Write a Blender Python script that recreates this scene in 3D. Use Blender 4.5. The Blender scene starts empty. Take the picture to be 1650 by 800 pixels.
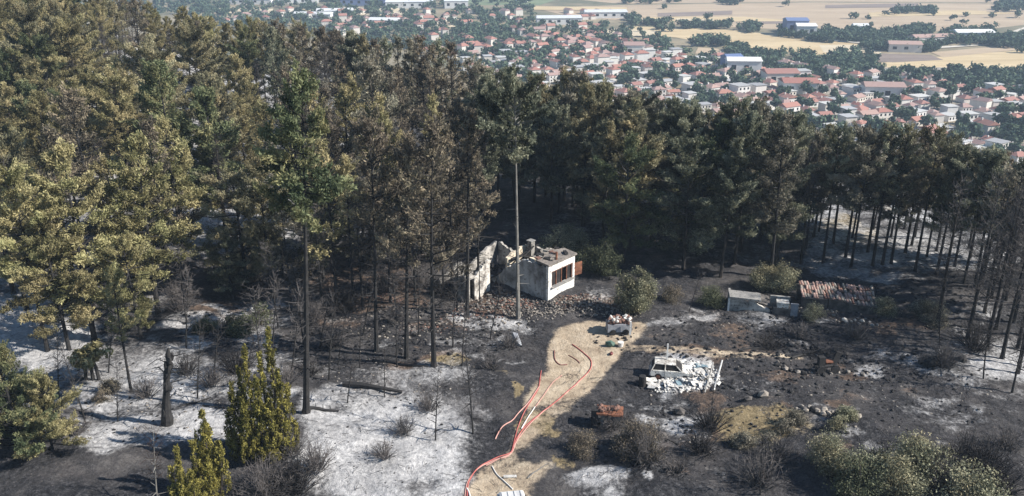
import bpy, math, random, bisect, time
_T0 = time.time()
import numpy as np
from mathutils import Vector, Matrix

R = math.radians
S = bpy.context.scene
COL = S.collection

# ------------------------------------------------------------------ camera
F, W0, H0 = 1400.0, 1650.0, 800.0          # focal length and size of the photograph in its own pixels
CAM_Z, PITCH = 36.0, R(21.4)
cam_d = bpy.data.cameras.new('camera'); cam = bpy.data.objects.new('camera', cam_d); COL.objects.link(cam)
cam.location = (0, 0, CAM_Z); cam.rotation_euler = (math.pi/2 - PITCH, 0, 0)
cam_d.sensor_width = 36; cam_d.lens = 36*F/W0; cam_d.clip_start = 0.5; cam_d.clip_end = 40000
S.camera = cam

# ------------------------------------------------------------------ sky and sun
SUN_EL, SUN_DIR = R(37), Vector((1.0, -0.20))      # the sun stands to the right, a little behind the camera
world = bpy.data.worlds.new('World'); S.world = world; world.use_nodes = True
wn = world.node_tree; bg = wn.nodes['Background']
sky = wn.nodes.new('ShaderNodeTexSky'); sky.sky_type = 'NISHITA'; sky.sun_disc = False
sky.sun_elevation = SUN_EL; sky.sun_rotation = math.atan2(SUN_DIR.x, SUN_DIR.y)
sky.air_density = 1.5; sky.dust_density = 0.0; sky.ozone_density = 5.0
wn.links.new(sky.outputs[0], bg.inputs[0]); bg.inputs[1].default_value = 0.068
sd = bpy.data.lights.new('sun', 'SUN'); sd.energy = 5.0; sd.angle = R(0.5); sd.color = (1.0, 0.94, 0.85)
sun = bpy.data.objects.new('sun', sd); COL.objects.link(sun)
v = Vector((SUN_DIR.x, SUN_DIR.y, 0)).normalized()*math.cos(SUN_EL); v.z = math.sin(SUN_EL)
sun.rotation_euler = v.to_track_quat('Z', 'Y').to_euler(); sun.location = (150, -40, 120)
S.view_settings.view_transform = 'Standard'; S.view_settings.look = 'None'
S.view_settings.exposure = 0.78; S.view_settings.gamma = 1.0
S.cycles.max_bounces = 5; S.cycles.diffuse_bounces = 2; S.cycles.glossy_bounces = 2
S.cycles.transmission_bounces = 3; S.cycles.volume_bounces = 0; S.cycles.transparent_max_bounces = 4
S.cycles.use_denoising = True

rng = random.Random(7); nrg = np.random.default_rng(7)

# ------------------------------------------------------------------ terrain and pixel helpers
PLAIN = -75.0
CP, SP = math.cos(PITCH), math.sin(PITCH)
def smooth(t):
    t = np.clip(t, 0, 1); return t*t*(3-2*t)
EDGE_PX = np.array([-400, -50, 150, 300, 500, 700, 900, 1100, 1300, 1450, 1650, 2100.])
EDGE_D  = np.array([280, 262, 240, 196, 158, 128, 112, 104, 103, 104, 98, 92.])
EDGE_AZ = np.arctan((EDGE_PX-825)/F*1.06)
def tz(x, y):
    x = np.asarray(x, float); y = np.asarray(y, float)
    r = np.hypot(x, y); az = np.arctan2(x, np.maximum(y, 1.0))
    e = np.interp(az, EDGE_AZ, EDGE_D)
    z = 9.0*smooth((-x-22)/75)*smooth((y-85)/90)
    z = z + 0.35*np.sin(x*0.11+1.0)*np.sin(y*0.09) + 0.18*np.sin(x*0.31+y*0.23) - 1.2*smooth((x-35)/40)*smooth((95-y)/40)
    drop = smooth((r-e)/260.0)
    return z*(1-drop) + PLAIN*drop
_AZ, _ED = EDGE_AZ.tolist(), EDGE_D.tolist()
def sm1(t): t = 0.0 if t < 0 else 1.0 if t > 1 else t; return t*t*(3-2*t)
def edge1(az):
    if az <= _AZ[0]: return _ED[0]
    for i in range(1, len(_AZ)):
        if az < _AZ[i]: return _ED[i-1]+(_ED[i]-_ED[i-1])*(az-_AZ[i-1])/(_AZ[i]-_AZ[i-1])
    return _ED[-1]
def tz1(x, y):
    r = math.hypot(x, y); e = edge1(math.atan2(x, max(y, 1.0)))
    z = 9.0*sm1((-x-22)/75)*sm1((y-85)/90)+0.35*math.sin(x*0.11+1.0)*math.sin(y*0.09)+0.18*math.sin(x*0.31+y*0.23)-1.2*sm1((x-35)/40)*sm1((95-y)/40)
    d = sm1((r-e)/260.0); return z*(1-d)+PLAIN*d
def ray(px, py):
    u = (px-W0/2)/F; w = (H0/2-py)/F
    return Vector((u, CP + w*SP, -SP + w*CP))
def gp(px, py, z=None):
    """the point of the ground (or of the level z) that shows at a pixel of the photograph"""
    d = ray(px, py)
    if z is not None:
        t = (z-CAM_Z)/d.z; return Vector((d.x*t, d.y*t, z))
    t = max(30.0, (10.5-CAM_Z)/d.z if d.z < 0 else 30.0)
    while t < 600:
        if CAM_Z + d.z*t < tz1(d.x*t, d.y*t): break
        t += 2.0
    lo, hi = t-2.0, t
    for _ in range(14):
        m = (lo+hi)/2
        if CAM_Z + d.z*m < tz1(d.x*m, d.y*m): hi = m
        else: lo = m
    return Vector((d.x*hi, d.y*hi, tz1(d.x*hi, d.y*hi)))
def proj(x, y, z):
    x = np.asarray(x, float); y = np.asarray(y, float); z = np.asarray(z, float)-CAM_Z
    dep = y*CP - z*SP; up = y*SP + z*CP
    dep = np.maximum(dep, 0.1)
    return W0/2 + F*x/dep, H0/2 - F*up/dep
def in_poly(x, y, P):
    x = np.asarray(x, float); y = np.asarray(y, float); ins = np.zeros(x.shape, bool)
    n = len(P)
    for i in range(n):
        x0, y0 = P[i]; x1, y1 = P[(i+1) % n]
        if y0 == y1: continue
        c = ((y0 > y) != (y1 > y)) & (x < (x1-x0)*(y-y0)/(y1-y0)+x0)
        ins ^= c
    return ins
def noise2(x, y, seed, scale):
    """smooth value noise in 0..1"""
    g = np.random.default_rng(seed).random((97, 97))
    u = x/scale; v = y/scale
    i = np.floor(u).astype(int); j = np.floor(v).astype(int); fu = smooth(u-i); fv = smooth(v-j)
    a = g[i % 97, j % 97]; b = g[(i+1) % 97, j % 97]; c = g[i % 97, (j+1) % 97]; d = g[(i+1) % 97, (j+1) % 97]
    return (a*(1-fu)+b*fu)*(1-fv) + (c*(1-fu)+d*fu)*fv

# ------------------------------------------------------------------ materials
MATS = {}
def nodes_of(name):
    m = bpy.data.materials.new(name); m.use_nodes = True
    nt = m.node_tree; b = nt.nodes['Principled BSDF']
    MATS[name] = m
    return m, nt, b
def nn(nt, t, **kw):
    n = nt.nodes.new(t)
    for k, v in kw.items():
        if k in n.inputs.keys(): n.inputs[k].default_value = v
        else: setattr(n, k, v)
    return n
def ramp(nt, src, stops):
    r = nt.nodes.new('ShaderNodeValToRGB'); e = r.color_ramp.elements
    while len(e) < len(stops): e.new(0.5)
    for k, (p, c) in enumerate(stops): e[k].position = p; e[k].color = (*c, 1) if len(c) == 3 else c
    nt.links.new(src, r.inputs[0]); return r.outputs[0]
def mix(nt, f, a, b):
    m = nt.nodes.new('ShaderNodeMix'); m.data_type = 'RGBA'
    for s, k in ((f, 0), (a, 6), (b, 7)):
        if isinstance(s, (int, float)): m.inputs[k].default_value = s
        elif isinstance(s, tuple): m.inputs[k].default_value = (*s[:3], 1)
        else: nt.links.new(s, m.inputs[k])
    return m.outputs[2]
def math_n(nt, op, a, b=None, c=None, clamp=False):
    m = nt.nodes.new('ShaderNodeMath'); m.operation = op; m.use_clamp = clamp
    for k, s in enumerate((a, b, c)):
        if s is None: continue
        if isinstance(s, (int, float)): m.inputs[k].default_value = s
        else: nt.links.new(s, m.inputs[k])
    return m.outputs[0]
def bump(nt, b, h, strength=0.5, dist=0.05):
    n = nn(nt, 'ShaderNodeBump'); n.inputs['Strength'].default_value = strength; n.inputs['Distance'].default_value = dist
    nt.links.new(h, n.inputs['Height']); nt.links.new(n.outputs[0], b.inputs['Normal'])
def coords(nt, kind='Object'):
    return nt.nodes.new('ShaderNodeTexCoord').outputs[kind]
def noise(nt, co, scale, detail=4, rough=0.6):
    n = nn(nt, 'ShaderNodeTexNoise'); n.inputs['Scale'].default_value = scale
    n.inputs['Detail'].default_value = detail; n.inputs['Roughness'].default_value = rough
    nt.links.new(co, n.inputs['Vector']); return n.outputs['Fac']
def worn(name, a, b, scale=1.5, rough=0.85, c=None, metal=0.0, lo=0.35, hi=0.65, relief=0.4):
    """a surface of colour a blotched with b (and speckled with c)"""
    m, nt, p = nodes_of(name); co = coords(nt)
    f = noise(nt, co, scale, 6, 0.65)
    col = ramp(nt, f, [(lo, a), (hi, b)])
    if c:
        g = noise(nt, co, scale*5, 3); col = mix(nt, ramp(nt, g, [(0.56, (0, 0, 0)), (0.66, (1, 1, 1))]), col, c)
    nt.links.new(col, p.inputs['Base Color']); p.inputs['Roughness'].default_value = rough; p.inputs['Metallic'].default_value = metal
    if relief: bump(nt, p, noise(nt, co, scale*6, 4), relief, 0.04)
    return m
def leafy(name, dark, mid, light, var=0.25, trans=0.25, other=None, amount=0.6):
    """needles or leaves: tint per leaf from the mesh, variation per tree, and a second hue that drifts through the crown"""
    m, nt, p = nodes_of(name)
    a = nn(nt, 'ShaderNodeAttribute', attribute_name='tint')
    oi = nt.nodes.new('ShaderNodeObjectInfo')
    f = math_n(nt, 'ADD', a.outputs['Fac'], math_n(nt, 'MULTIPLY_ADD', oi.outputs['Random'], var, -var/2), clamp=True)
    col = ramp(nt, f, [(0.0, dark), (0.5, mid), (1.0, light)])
    if other:
        ge = nt.nodes.new('ShaderNodeNewGeometry')
        w = ramp(nt, noise(nt, ge.outputs['Position'], 0.33, 3, 0.6), [(0.44, (0, 0, 0)), (0.64, (amount, amount, amount))])
        k = lambda c: tuple(c[i]*other[i] for i in range(3))
        col = mix(nt, w, col, ramp(nt, f, [(0.0, k(dark)), (0.5, k(mid)), (1.0, k(light))]))
    p.inputs['Roughness'].default_value = 0.8; p.inputs['Specular IOR Level'].default_value = 0.15
    nt.links.new(col, p.inputs['Base Color'])
    t = nt.nodes.new('ShaderNodeBsdfTranslucent'); nt.links.new(col, t.inputs[0])
    ms = nt.nodes.new('ShaderNodeMixShader'); ms.inputs[0].default_value = trans
    nt.links.new(p.outputs[0], ms.inputs[1]); nt.links.new(t.outputs[0], ms.inputs[2])
    nt.links.new(ms.outputs[0], nt.nodes['Material Output'].inputs[0])
    return m

leafy('needles_scorched', (0.088, 0.077, 0.040), (0.235, 0.205, 0.108), (0.52, 0.44, 0.25), other=(.62, .74, .66))
leafy('needles_straw',    (0.100, 0.092, 0.044), (0.265, 0.236, 0.120), (0.55, 0.485, 0.265), other=(.64, .78, .66))
leafy('needles_green',    (0.034, 0.050, 0.028), (0.095, 0.122, 0.066), (0.23, 0.25, 0.135), other=(1.7, 1.25, 1.1))
leafy('needles_deep',     (0.036, 0.045, 0.033), (0.125, 0.140, 0.098), (0.40, 0.405, 0.295), other=(1.12, 1.0, .88))
leafy('needles_olive',    (0.054, 0.055, 0.035), (0.178, 0.172, 0.108), (0.44, 0.41, 0.265), other=(1.2, .98, .8))
leafy('needles_grey',     (0.058, 0.056, 0.047), (0.178, 0.165, 0.130), (0.43, 0.385, 0.295), other=(.75, .85, .8))
leafy('needles_singed',   (0.056, 0.049, 0.042), (0.142, 0.120, 0.094), (0.34, 0.28, 0.20), other=(.8, .9, .85))
leafy('scales_gold',      (0.07, 0.064, 0.020), (0.23, 0.205, 0.058), (0.52, 0.45, 0.13), other=(.6, .66, .6))
leafy('leaves_sage',      (0.064, 0.070, 0.046), (0.195, 0.200, 0.130), (0.45, 0.44, 0.30), other=(1.0, .82, .74))
leafy('leaves_bush',      (0.030, 0.037, 0.024), (0.080, 0.092, 0.054), (0.19, 0.20, 0.12))
leafy('leaves_town',      (0.030, 0.058, 0.042), (0.062, 0.100, 0.066), (0.120, 0.160, 0.095), 0.5, 0.15)
leafy('leaves_rust',      (0.05, 0.026, 0.014), (0.14, 0.075, 0.035), (0.25, 0.15, 0.07))
worn('bark_charred', (0.010, 0.010, 0.011), (0.035, 0.032, 0.031), 3.0, 0.9, lo=0.4, hi=0.7)
worn('bark_scorched', (0.014, 0.012, 0.011), (0.075, 0.060, 0.048), 1.2, 0.9, lo=0.42, hi=0.66)
worn('bark_grey', (0.10, 0.095, 0.09), (0.24, 0.23, 0.21), 1.4, 0.9, lo=0.3, hi=0.7)
worn('twig_grey', (0.055, 0.050, 0.050), (0.14, 0.125, 0.120), 1.0, 0.9, relief=0)
worn('twig_dark', (0.018, 0.017, 0.018), (0.055, 0.048, 0.046), 1.0, 0.9, relief=0)
worn('plaster_white', (0.66, 0.66, 0.65), (0.80, 0.79, 0.76), 0.9, 0.85, (0.30, 0.27, 0.24))
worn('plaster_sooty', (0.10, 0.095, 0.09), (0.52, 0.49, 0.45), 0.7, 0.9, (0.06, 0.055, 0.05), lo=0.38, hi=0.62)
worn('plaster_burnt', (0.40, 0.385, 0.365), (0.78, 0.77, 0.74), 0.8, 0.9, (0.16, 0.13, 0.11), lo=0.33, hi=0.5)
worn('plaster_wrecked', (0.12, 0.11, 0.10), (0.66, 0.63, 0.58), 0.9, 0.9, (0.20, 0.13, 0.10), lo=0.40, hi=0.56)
worn('plaster_smoked_shaded', (0.09, 0.09, 0.092), (0.46, 0.47, 0.48), 0.55, 0.9, (0.2, 0.19, 0.18), lo=0.36, hi=0.60)  # smoke stains, with the long wall's shade painted into the blue-grey
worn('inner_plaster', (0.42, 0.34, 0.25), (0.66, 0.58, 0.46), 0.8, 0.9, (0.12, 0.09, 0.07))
worn('brick_red', (0.13, 0.075, 0.06), (0.25, 0.135, 0.10), 2.5, 0.9, (0.07, 0.05, 0.045))
worn('concrete', (0.20, 0.195, 0.19), (0.34, 0.33, 0.31), 1.2, 0.9, (0.08, 0.078, 0.075))
worn('roof_brown', (0.13, 0.115, 0.105), (0.27, 0.24, 0.215), 1.0, 0.95, (0.05, 0.045, 0.04))
worn('stone', (0.16, 0.145, 0.13), (0.34, 0.30, 0.255), 1.6, 0.9)
worn('stone_sooty', (0.035, 0.033, 0.033), (0.14, 0.125, 0.115), 1.8, 0.9)
worn('rust', (0.10, 0.035, 0.018), (0.27, 0.11, 0.06), 2.0, 0.8, (0.03, 0.02, 0.018))
worn('tile', (0.38, 0.22, 0.175), (0.52, 0.36, 0.30), 1.4, 0.9, (0.12, 0.08, 0.07))
worn('charcoal', (0.010, 0.010, 0.011), (0.030, 0.028, 0.028), 3.0, 0.85)
worn('sheet_white', (0.30, 0.29, 0.28), (0.68, 0.66, 0.62), 1.5, 0.8, (0.16, 0.14, 0.12), lo=0.3, hi=0.55)
worn('sheet_blue', (0.10, 0.16, 0.20), (0.24, 0.33, 0.37), 1.3, 0.7)
worn('tarp_grey', (0.20, 0.21, 0.24), (0.36, 0.37, 0.40), 2.0, 0.7)
worn('car_paint', (0.26, 0.235, 0.21), (0.74, 0.72, 0.67), 1.1, 0.6, (0.12, 0.085, 0.065), lo=0.36, hi=0.56)
worn('truck_paint', (0.44, 0.44, 0.44), (0.70, 0.70, 0.69), 1.2, 0.45, relief=0)
worn('black_rubber', (0.010, 0.010, 0.010), (0.025, 0.024, 0.023), 2, 0.8)
worn('hose_red', (0.36, 0.07, 0.065), (0.46, 0.14, 0.12), 0.8, 0.7, relief=0)
worn('hose_pink', (0.44, 0.22, 0.19), (0.54, 0.32, 0.27), 0.8, 0.7, relief=0)
worn('hose_dark', (0.10, 0.025, 0.025), (0.2, 0.04, 0.04), 0.8, 0.7, relief=0)
worn('hose_white', (0.6, 0.58, 0.55), (0.75, 0.73, 0.7), 0.8, 0.7, relief=0)
worn('bag_green', (0.05, 0.10, 0.08), (0.10, 0.17, 0.13), 2, 0.6)
m, nt, p = nodes_of('glass_dark'); p.inputs['Base Color'].default_value = (0.012, 0.014, 0.018, 1); p.inputs['Roughness'].default_value = 0.12
m, nt, p = nodes_of('void'); co = coords(nt)
nt.links.new(ramp(nt, noise(nt, co, 2), [(0.3, (0.008, 0.008, 0.009)), (0.7, (0.028, 0.025, 0.024))]), p.inputs['Base Color']); p.inputs['Roughness'].default_value = 0.95

def town_mat(name, cols, rough=0.85):
    """one of a few close colours by object"""
    m, nt, p = nodes_of(name)
    oi = nt.nodes.new('ShaderNodeObjectInfo')
    r = nt.nodes.new('ShaderNodeValToRGB'); e = r.color_ramp.elements
    while len(e) < len(cols): e.new(0.5)
    for k, c in enumerate(cols): e[k].position = k/(len(cols)-1); e[k].color = (*c, 1)
    nt.links.new(oi.outputs['Random'], r.inputs[0])
    f = noise(nt, coords(nt), 0.35, 3)
    col = mix(nt, math_n(nt, 'MULTIPLY', f, 0.35), r.outputs[0], (0.22, 0.18, 0.16))
    nt.links.new(col, p.inputs['Base Color']); p.inputs['Roughness'].default_value = rough
town_mat('town_wall', [(0.78, 0.77, 0.75), (0.82, 0.80, 0.76), (0.70, 0.65, 0.58), (0.80, 0.80, 0.80), (0.74, 0.66, 0.60)])
town_mat('town_roof_red', [(0.33, 0.125, 0.095), (0.39, 0.175, 0.135), (0.30, 0.14, 0.12), (0.42, 0.19, 0.14)])
town_mat('town_roof_faded', [(0.40, 0.26, 0.22), (0.34, 0.22, 0.20), (0.45, 0.30, 0.25), (0.30, 0.19, 0.18)])
town_mat('town_roof_grey', [(0.42, 0.43, 0.45), (0.62, 0.62, 0.60), (0.30, 0.31, 0.33)])
town_mat('hall_white', [(0.74, 0.76, 0.78), (0.80, 0.80, 0.79)])
town_mat('hall_roof', [(0.55, 0.60, 0.66), (0.70, 0.72, 0.74)])
town_mat('hall_blue', [(0.10, 0.17, 0.36), (0.16, 0.22, 0.40)])

# the burnt hillside: weights stored on the mesh say where ash, track, char, litter and grass lie, noise breaks their edges
m, nt, p = nodes_of('burnt_ground'); co = coords(nt)
att = lambda n: nn(nt, 'ShaderNodeAttribute', attribute_name=n).outputs['Fac']
n1 = noise(nt, co, 0.55, 8, 0.72); n2 = noise(nt, co, 2.6, 6, 0.75); n3 = noise(nt, co, 0.16, 5, 0.6)
vo = nn(nt, 'ShaderNodeTexVoronoi'); vo.inputs['Scale'].default_value = 1.7; nt.links.new(co, vo.inputs['Vector'])
def edge(a, k1=0.9, k2=0.6, lo=0.42, hi=0.62):
    s = math_n(nt, 'ADD', a, math_n(nt, 'MULTIPLY_ADD', n1, k1, -k1/2))
    s = math_n(nt, 'ADD', s, math_n(nt, 'MULTIPLY_ADD', n2, k2, -k2/2))
    mr = nn(nt, 'ShaderNodeMapRange', interpolation_type='SMOOTHSTEP'); mr.inputs[1].default_value = lo; mr.inputs[2].default_value = hi
    nt.links.new(s, mr.inputs[0]); return mr.outputs[0]
char = ramp(nt, n2, [(0.32, (0.010, 0.010, 0.012)), (0.52, (0.033, 0.033, 0.037)), (0.72, (0.115, 0.112, 0.118))])
char = mix(nt, ramp(nt, n3, [(0.42, (0, 0, 0)), (0.62, (0.75, 0.75, 0.75))]), char, ramp(nt, n1, [(0.32, (0.028, 0.026, 0.028)), (0.5, (0.085, 0.078, 0.077)), (0.68, (0.19, 0.175, 0.165))]))
n4 = noise(nt, co, 7.5, 5, 0.8)
char = mix(nt, ramp(nt, n4, [(0.54, (0, 0, 0)), (0.70, (0.7, 0.7, 0.7))]), char, (0.16, 0.155, 0.155))
char = mix(nt, ramp(nt, n4, [(0.30, (0.85, 0.85, 0.85)), (0.44, (0, 0, 0))]), char, (0.012, 0.012, 0.014))
ash = ramp(nt, n2, [(0.28, (0.27, 0.27, 0.285)), (0.50, (0.49, 0.485, 0.49)), (0.70, (0.76, 0.75, 0.745))])
ash = mix(nt, ramp(nt, n3, [(0.40, (0, 0, 0)), (0.66, (0.8, 0.8, 0.8))]), ash, ramp(nt, n2, [(0.3, (0.11, 0.11, 0.115)), (0.7, (0.42, 0.41, 0.41))]))
sand = ramp(nt, n1, [(0.30, (0.25, 0.19, 0.135)), (0.50, (0.44, 0.355, 0.26)), (0.70, (0.58, 0.49, 0.375))])
litter = ramp(nt, n2, [(0.30, (0.04, 0.031, 0.027)), (0.55, (0.125, 0.090, 0.070)), (0.75, (0.24, 0.185, 0.145))])
grass = ramp(nt, n2, [(0.30, (0.11, 0.085, 0.045)), (0.55, (0.26, 0.205, 0.12)), (0.75, (0.38, 0.31, 0.19))])
col = char
col = mix(nt, edge(att('litter')), col, litter)
col = mix(nt, edge(att('grass')), col, grass)
col = mix(nt, math_n(nt, 'MULTIPLY', edge(att('ash'), 1.1, 0.85, 0.26, 0.98), 0.96), col, ash)
col = mix(nt, edge(att('sand'), 0.9, 0.55, 0.34, 0.70), col, sand)
spk = ramp(nt, vo.outputs['Distance'], [(0.05, (1, 1, 1)), (0.13, (0, 0, 0))])
col = mix(nt, math_n(nt, 'MULTIPLY', spk, 0.55), col, mix(nt, n1, (0.02, 0.02, 0.02), (0.34, 0.31, 0.28)))
nt.links.new(col, p.inputs['Base Color']); p.inputs['Roughness'].default_value = 0.95; p.inputs['Specular IOR Level'].default_value = 0.2
bump(nt, p, math_n(nt, 'ADD', n1, math_n(nt, 'MULTIPLY', n2, 0.6)), 0.9, 0.35)

m, nt, p = nodes_of('plain_ground'); co = coords(nt)
a = noise(nt, co, 0.011, 6, 0.6); b2 = noise(nt, co, 0.06, 5, 0.7)
c1 = ramp(nt, a, [(0.36, (0.10, 0.105, 0.055)), (0.50, (0.24, 0.20, 0.125)), (0.64, (0.34, 0.275, 0.18))])
c1 = mix(nt, ramp(nt, b2, [(0.45, (0, 0, 0)), (0.7, (0.8, 0.8, 0.8))]), c1, (0.15, 0.13, 0.085))
nt.links.new(c1, p.inputs['Base Color']); p.inputs['Roughness'].default_value = 0.95
def field_mat(name, a, b):
    m, nt, p = nodes_of(name); co = coords(nt)
    mp = nn(nt, 'ShaderNodeMapping'); mp.inputs['Scale'].default_value = (0.012, 0.06, 1); mp.inputs['Rotation'].default_value = (0, 0, 0.12)
    nt.links.new(co, mp.inputs[0])
    f = noise(nt, mp.outputs[0], 1.0, 7, 0.7)
    nt.links.new(ramp(nt, f, [(0.35, a), (0.65, b)]), p.inputs['Base Color']); p.inputs['Roughness'].default_value = 0.95
field_mat('field_straw', (0.44, 0.33, 0.18), (0.60, 0.47, 0.28))
field_mat('field_pale', (0.50, 0.41, 0.28), (0.62, 0.53, 0.38))
field_mat('field_brown', (0.36, 0.27, 0.18), (0.48, 0.37, 0.25))
field_mat('field_dark', (0.17, 0.13, 0.11), (0.26, 0.20, 0.165))
field_mat('field_green', (0.12, 0.16, 0.085), (0.20, 0.24, 0.13))
field_mat('road_pale', (0.50, 0.45, 0.38), (0.60, 0.55, 0.47))

# ------------------------------------------------------------------ mesh helpers
class MB:
    def __init__(s): s.v = []; s.f = []; s.n = 0; s.t = []
    def add(s, verts, faces, tint=0.5):
        s.v.extend([tuple(map(float, q)) for q in verts]); s.f.extend([tuple(i+s.n for i in f) for f in faces])
        s.n += len(verts); s.t.extend([tint]*len(faces))
    def box(s, c, d, rz=0.0, rx=0.0, ry=0.0, jit=0.0, rg=rng):
        M = Matrix.Rotation(rz, 3, 'Z') @ Matrix.Rotation(ry, 3, 'Y') @ Matrix.Rotation(rx, 3, 'X')
        vs = []
        for x in (-.5, .5):
            for y in (-.5, .5):
                for z in (-.5, .5):
                    q = Vector((x*d[0], y*d[1], z*d[2]))
                    if jit: q += Vector([rg.uniform(-jit, jit)*e for e in d])
                    vs.append(M @ q + Vector(c))
        s.add(vs, [(0, 1, 3, 2), (4, 6, 7, 5), (0, 4, 5, 1), (2, 3, 7, 6), (0, 2, 6, 4), (1, 5, 7, 3)])
    def tube(s, pts, rad, sides=5, cap=True):
        pts = [Vector(q) for q in pts]; n = len(pts)
        if not hasattr(rad, '__len__'): rad = [rad]*n
        vs = []
        up0 = Vector((0, 0, 1))
        for i, q in enumerate(pts):
            t = (pts[min(i+1, n-1)] - pts[max(i-1, 0)])
            if t.length < 1e-6: t = up0.copy()
            t.normalize(); a = t.cross(Vector((0.37, 0.91, 0.17)))
            if a.length < 1e-3: a = t.cross(Vector((1, 0, 0)))
            a.normalize(); b = t.cross(a)
            for k in range(sides):
                an = 2*math.pi*k/sides
                vs.append(q + (a*math.cos(an)+b*math.sin(an))*rad[i])
        fs = [(i*sides+k, i*sides+(k+1) % sides, (i+1)*sides+(k+1) % sides, (i+1)*sides+k) for i in range(n-1) for k in range(sides)]
        if cap: fs += [tuple(range(sides))[::-1], tuple((n-1)*sides+k for k in range(sides))]
        s.add(vs, fs)
    def stone(s, c, d, rg=rng, rz=None):
        """an uneven lump with 20 faces"""
        t = (1+5**.5)/2
        V = [(-1, t, 0), (1, t, 0), (-1, -t, 0), (1, -t, 0), (0, -1, t), (0, 1, t), (0, -1, -t), (0, 1, -t), (t, 0, -1), (t, 0, 1), (-t, 0, -1), (-t, 0, 1)]
        Fc = [(0, 11, 5), (0, 5, 1), (0, 1, 7), (0, 7, 10), (0, 10, 11), (1, 5, 9), (5, 11, 4), (11, 10, 2), (10, 7, 6), (7, 1, 8), (3, 9, 4), (3, 4, 2), (3, 2, 6), (3, 6, 8), (3, 8, 9), (4, 9, 5), (2, 4, 11), (6, 2, 10), (8, 6, 7), (9, 8, 1)]
        a = rg.uniform(0, 6.28) if rz is None else rz; ca, sa = math.cos(a), math.sin(a)
        vs = []
        for q in V:
            k = rg.uniform(0.38, 0.58); x, y, z = q[0]*d[0]*k*.6, q[1]*d[1]*k*.6, q[2]*d[2]*k*.6
            vs.append((c[0]+x*ca-y*sa, c[1]+x*sa+y*ca, c[2]+z))
        s.add(vs, Fc)
    def prism(s, poly, z0, z1):
        n = len(poly)
        s.add([(x, y, z0) for x, y in poly]+[(x, y, z1) for x, y in poly],
              [tuple(range(n))[::-1], tuple(range(n, 2*n))]+[(i, (i+1) % n, n+(i+1) % n, n+i) for i in range(n)])
    def mesh(s, name):
        me = bpy.data.meshes.new(name); me.from_pydata(s.v, [], s.f); me.update(); return me
    def build(s, name, mat, parent=None, smooth_=False, loc=None):
        me = s.mesh(name)
        if smooth_: me.polygons.foreach_set('use_smooth', [True]*len(me.polygons))
        return link(name, me, mat, parent, loc)
def link(name, me, mat, parent=None, loc=None):
    o = bpy.data.objects.new(name, me); COL.objects.link(o)
    if not me.materials: me.materials.append(None)
    o.material_slots[0].link = 'OBJECT'; o.material_slots[0].material = MATS[mat]
    if parent: o.parent = parent
    if loc is not None: o.location = loc
    return o
def tag(o, label, cat, group=None):
    o['label'] = label; o['category'] = cat
    if group: o['group'] = group
    return o
def thing(name, label, cat, loc=(0, 0, 0), rz=0.0, group=None):
    o = bpy.data.objects.new(name, None); COL.objects.link(o); o.empty_display_size = 0.2
    o.location = loc; o.rotation_euler = (0, 0, rz)
    return tag(o, label, cat, group)
def structure(o): o['kind'] = 'structure'; return o
def stuff(o, label, cat): o['kind'] = 'stuff'; o['label'] = label; o['category'] = cat; return o
def quads_mesh(name, P, U, Vv, tint):
    """many small leaf faces: centres P, half axes U and Vv; diamond shaped"""
    n = len(P)
    V = np.empty((n, 4, 3)); V[:, 0] = P-U; V[:, 1] = P-Vv; V[:, 2] = P+U; V[:, 3] = P+Vv
    me = bpy.data.meshes.new(name)
    me.vertices.add(n*4); me.vertices.foreach_set('co', V.reshape(-1))
    me.loops.add(n*4); me.loops.foreach_set('vertex_index', np.arange(n*4, dtype=np.int32))
    me.polygons.add(n); me.polygons.foreach_set('loop_start', np.arange(0, n*4, 4, dtype=np.int32))
    me.polygons.foreach_set('loop_total', np.full(n, 4, dtype=np.int32))
    a = me.attributes.new('tint', 'FLOAT', 'FACE'); a.data.foreach_set('value', np.clip(tint, 0, 1).astype(np.float32))
    me.update(calc_edges=True); me.validate(); return me
def unit(a): return a/np.maximum(np.linalg.norm(a, axis=1, keepdims=True), 1e-9)
def leaves(name, centres, radii, per, size, seed, flat=0.6, aspect=0.55, shell=0.45, out=None, tintk=0.5):
    """leaf faces spread through clumps; every clump has its own tint"""
    g = np.random.default_rng(seed)
    C = np.asarray(centres, float); Rr = np.asarray(radii, float)
    k = np.maximum((per*(Rr/np.mean(Rr))**2).astype(int), 3); idx = np.repeat(np.arange(len(C)), k); n = len(idx)
    d = unit(g.normal(size=(n, 3))); rad = shell+(1-shell)*g.random(n)**0.6
    off = d*rad[:, None]*Rr[idx][:, None]*(1+0.25*g.normal(size=(n, 1))); off[:, 2] *= flat
    P = C[idx]+off
    N = unit(d*np.array([1, 1, 1/flat])*0.8 + np.array([0, 0, 0.35]) + 0.75*g.normal(size=(n, 3)))
    U = unit(np.cross(N, g.normal(size=(n, 3)))); Vv = np.cross(N, U)
    s = size*(0.6+0.8*g.random(n))
    ct = g.random(len(C))
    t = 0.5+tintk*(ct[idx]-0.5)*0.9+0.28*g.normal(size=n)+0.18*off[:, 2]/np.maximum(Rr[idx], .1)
    return quads_mesh(name, P, U*s[:, None], Vv*(s*aspect)[:, None], t)

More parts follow.
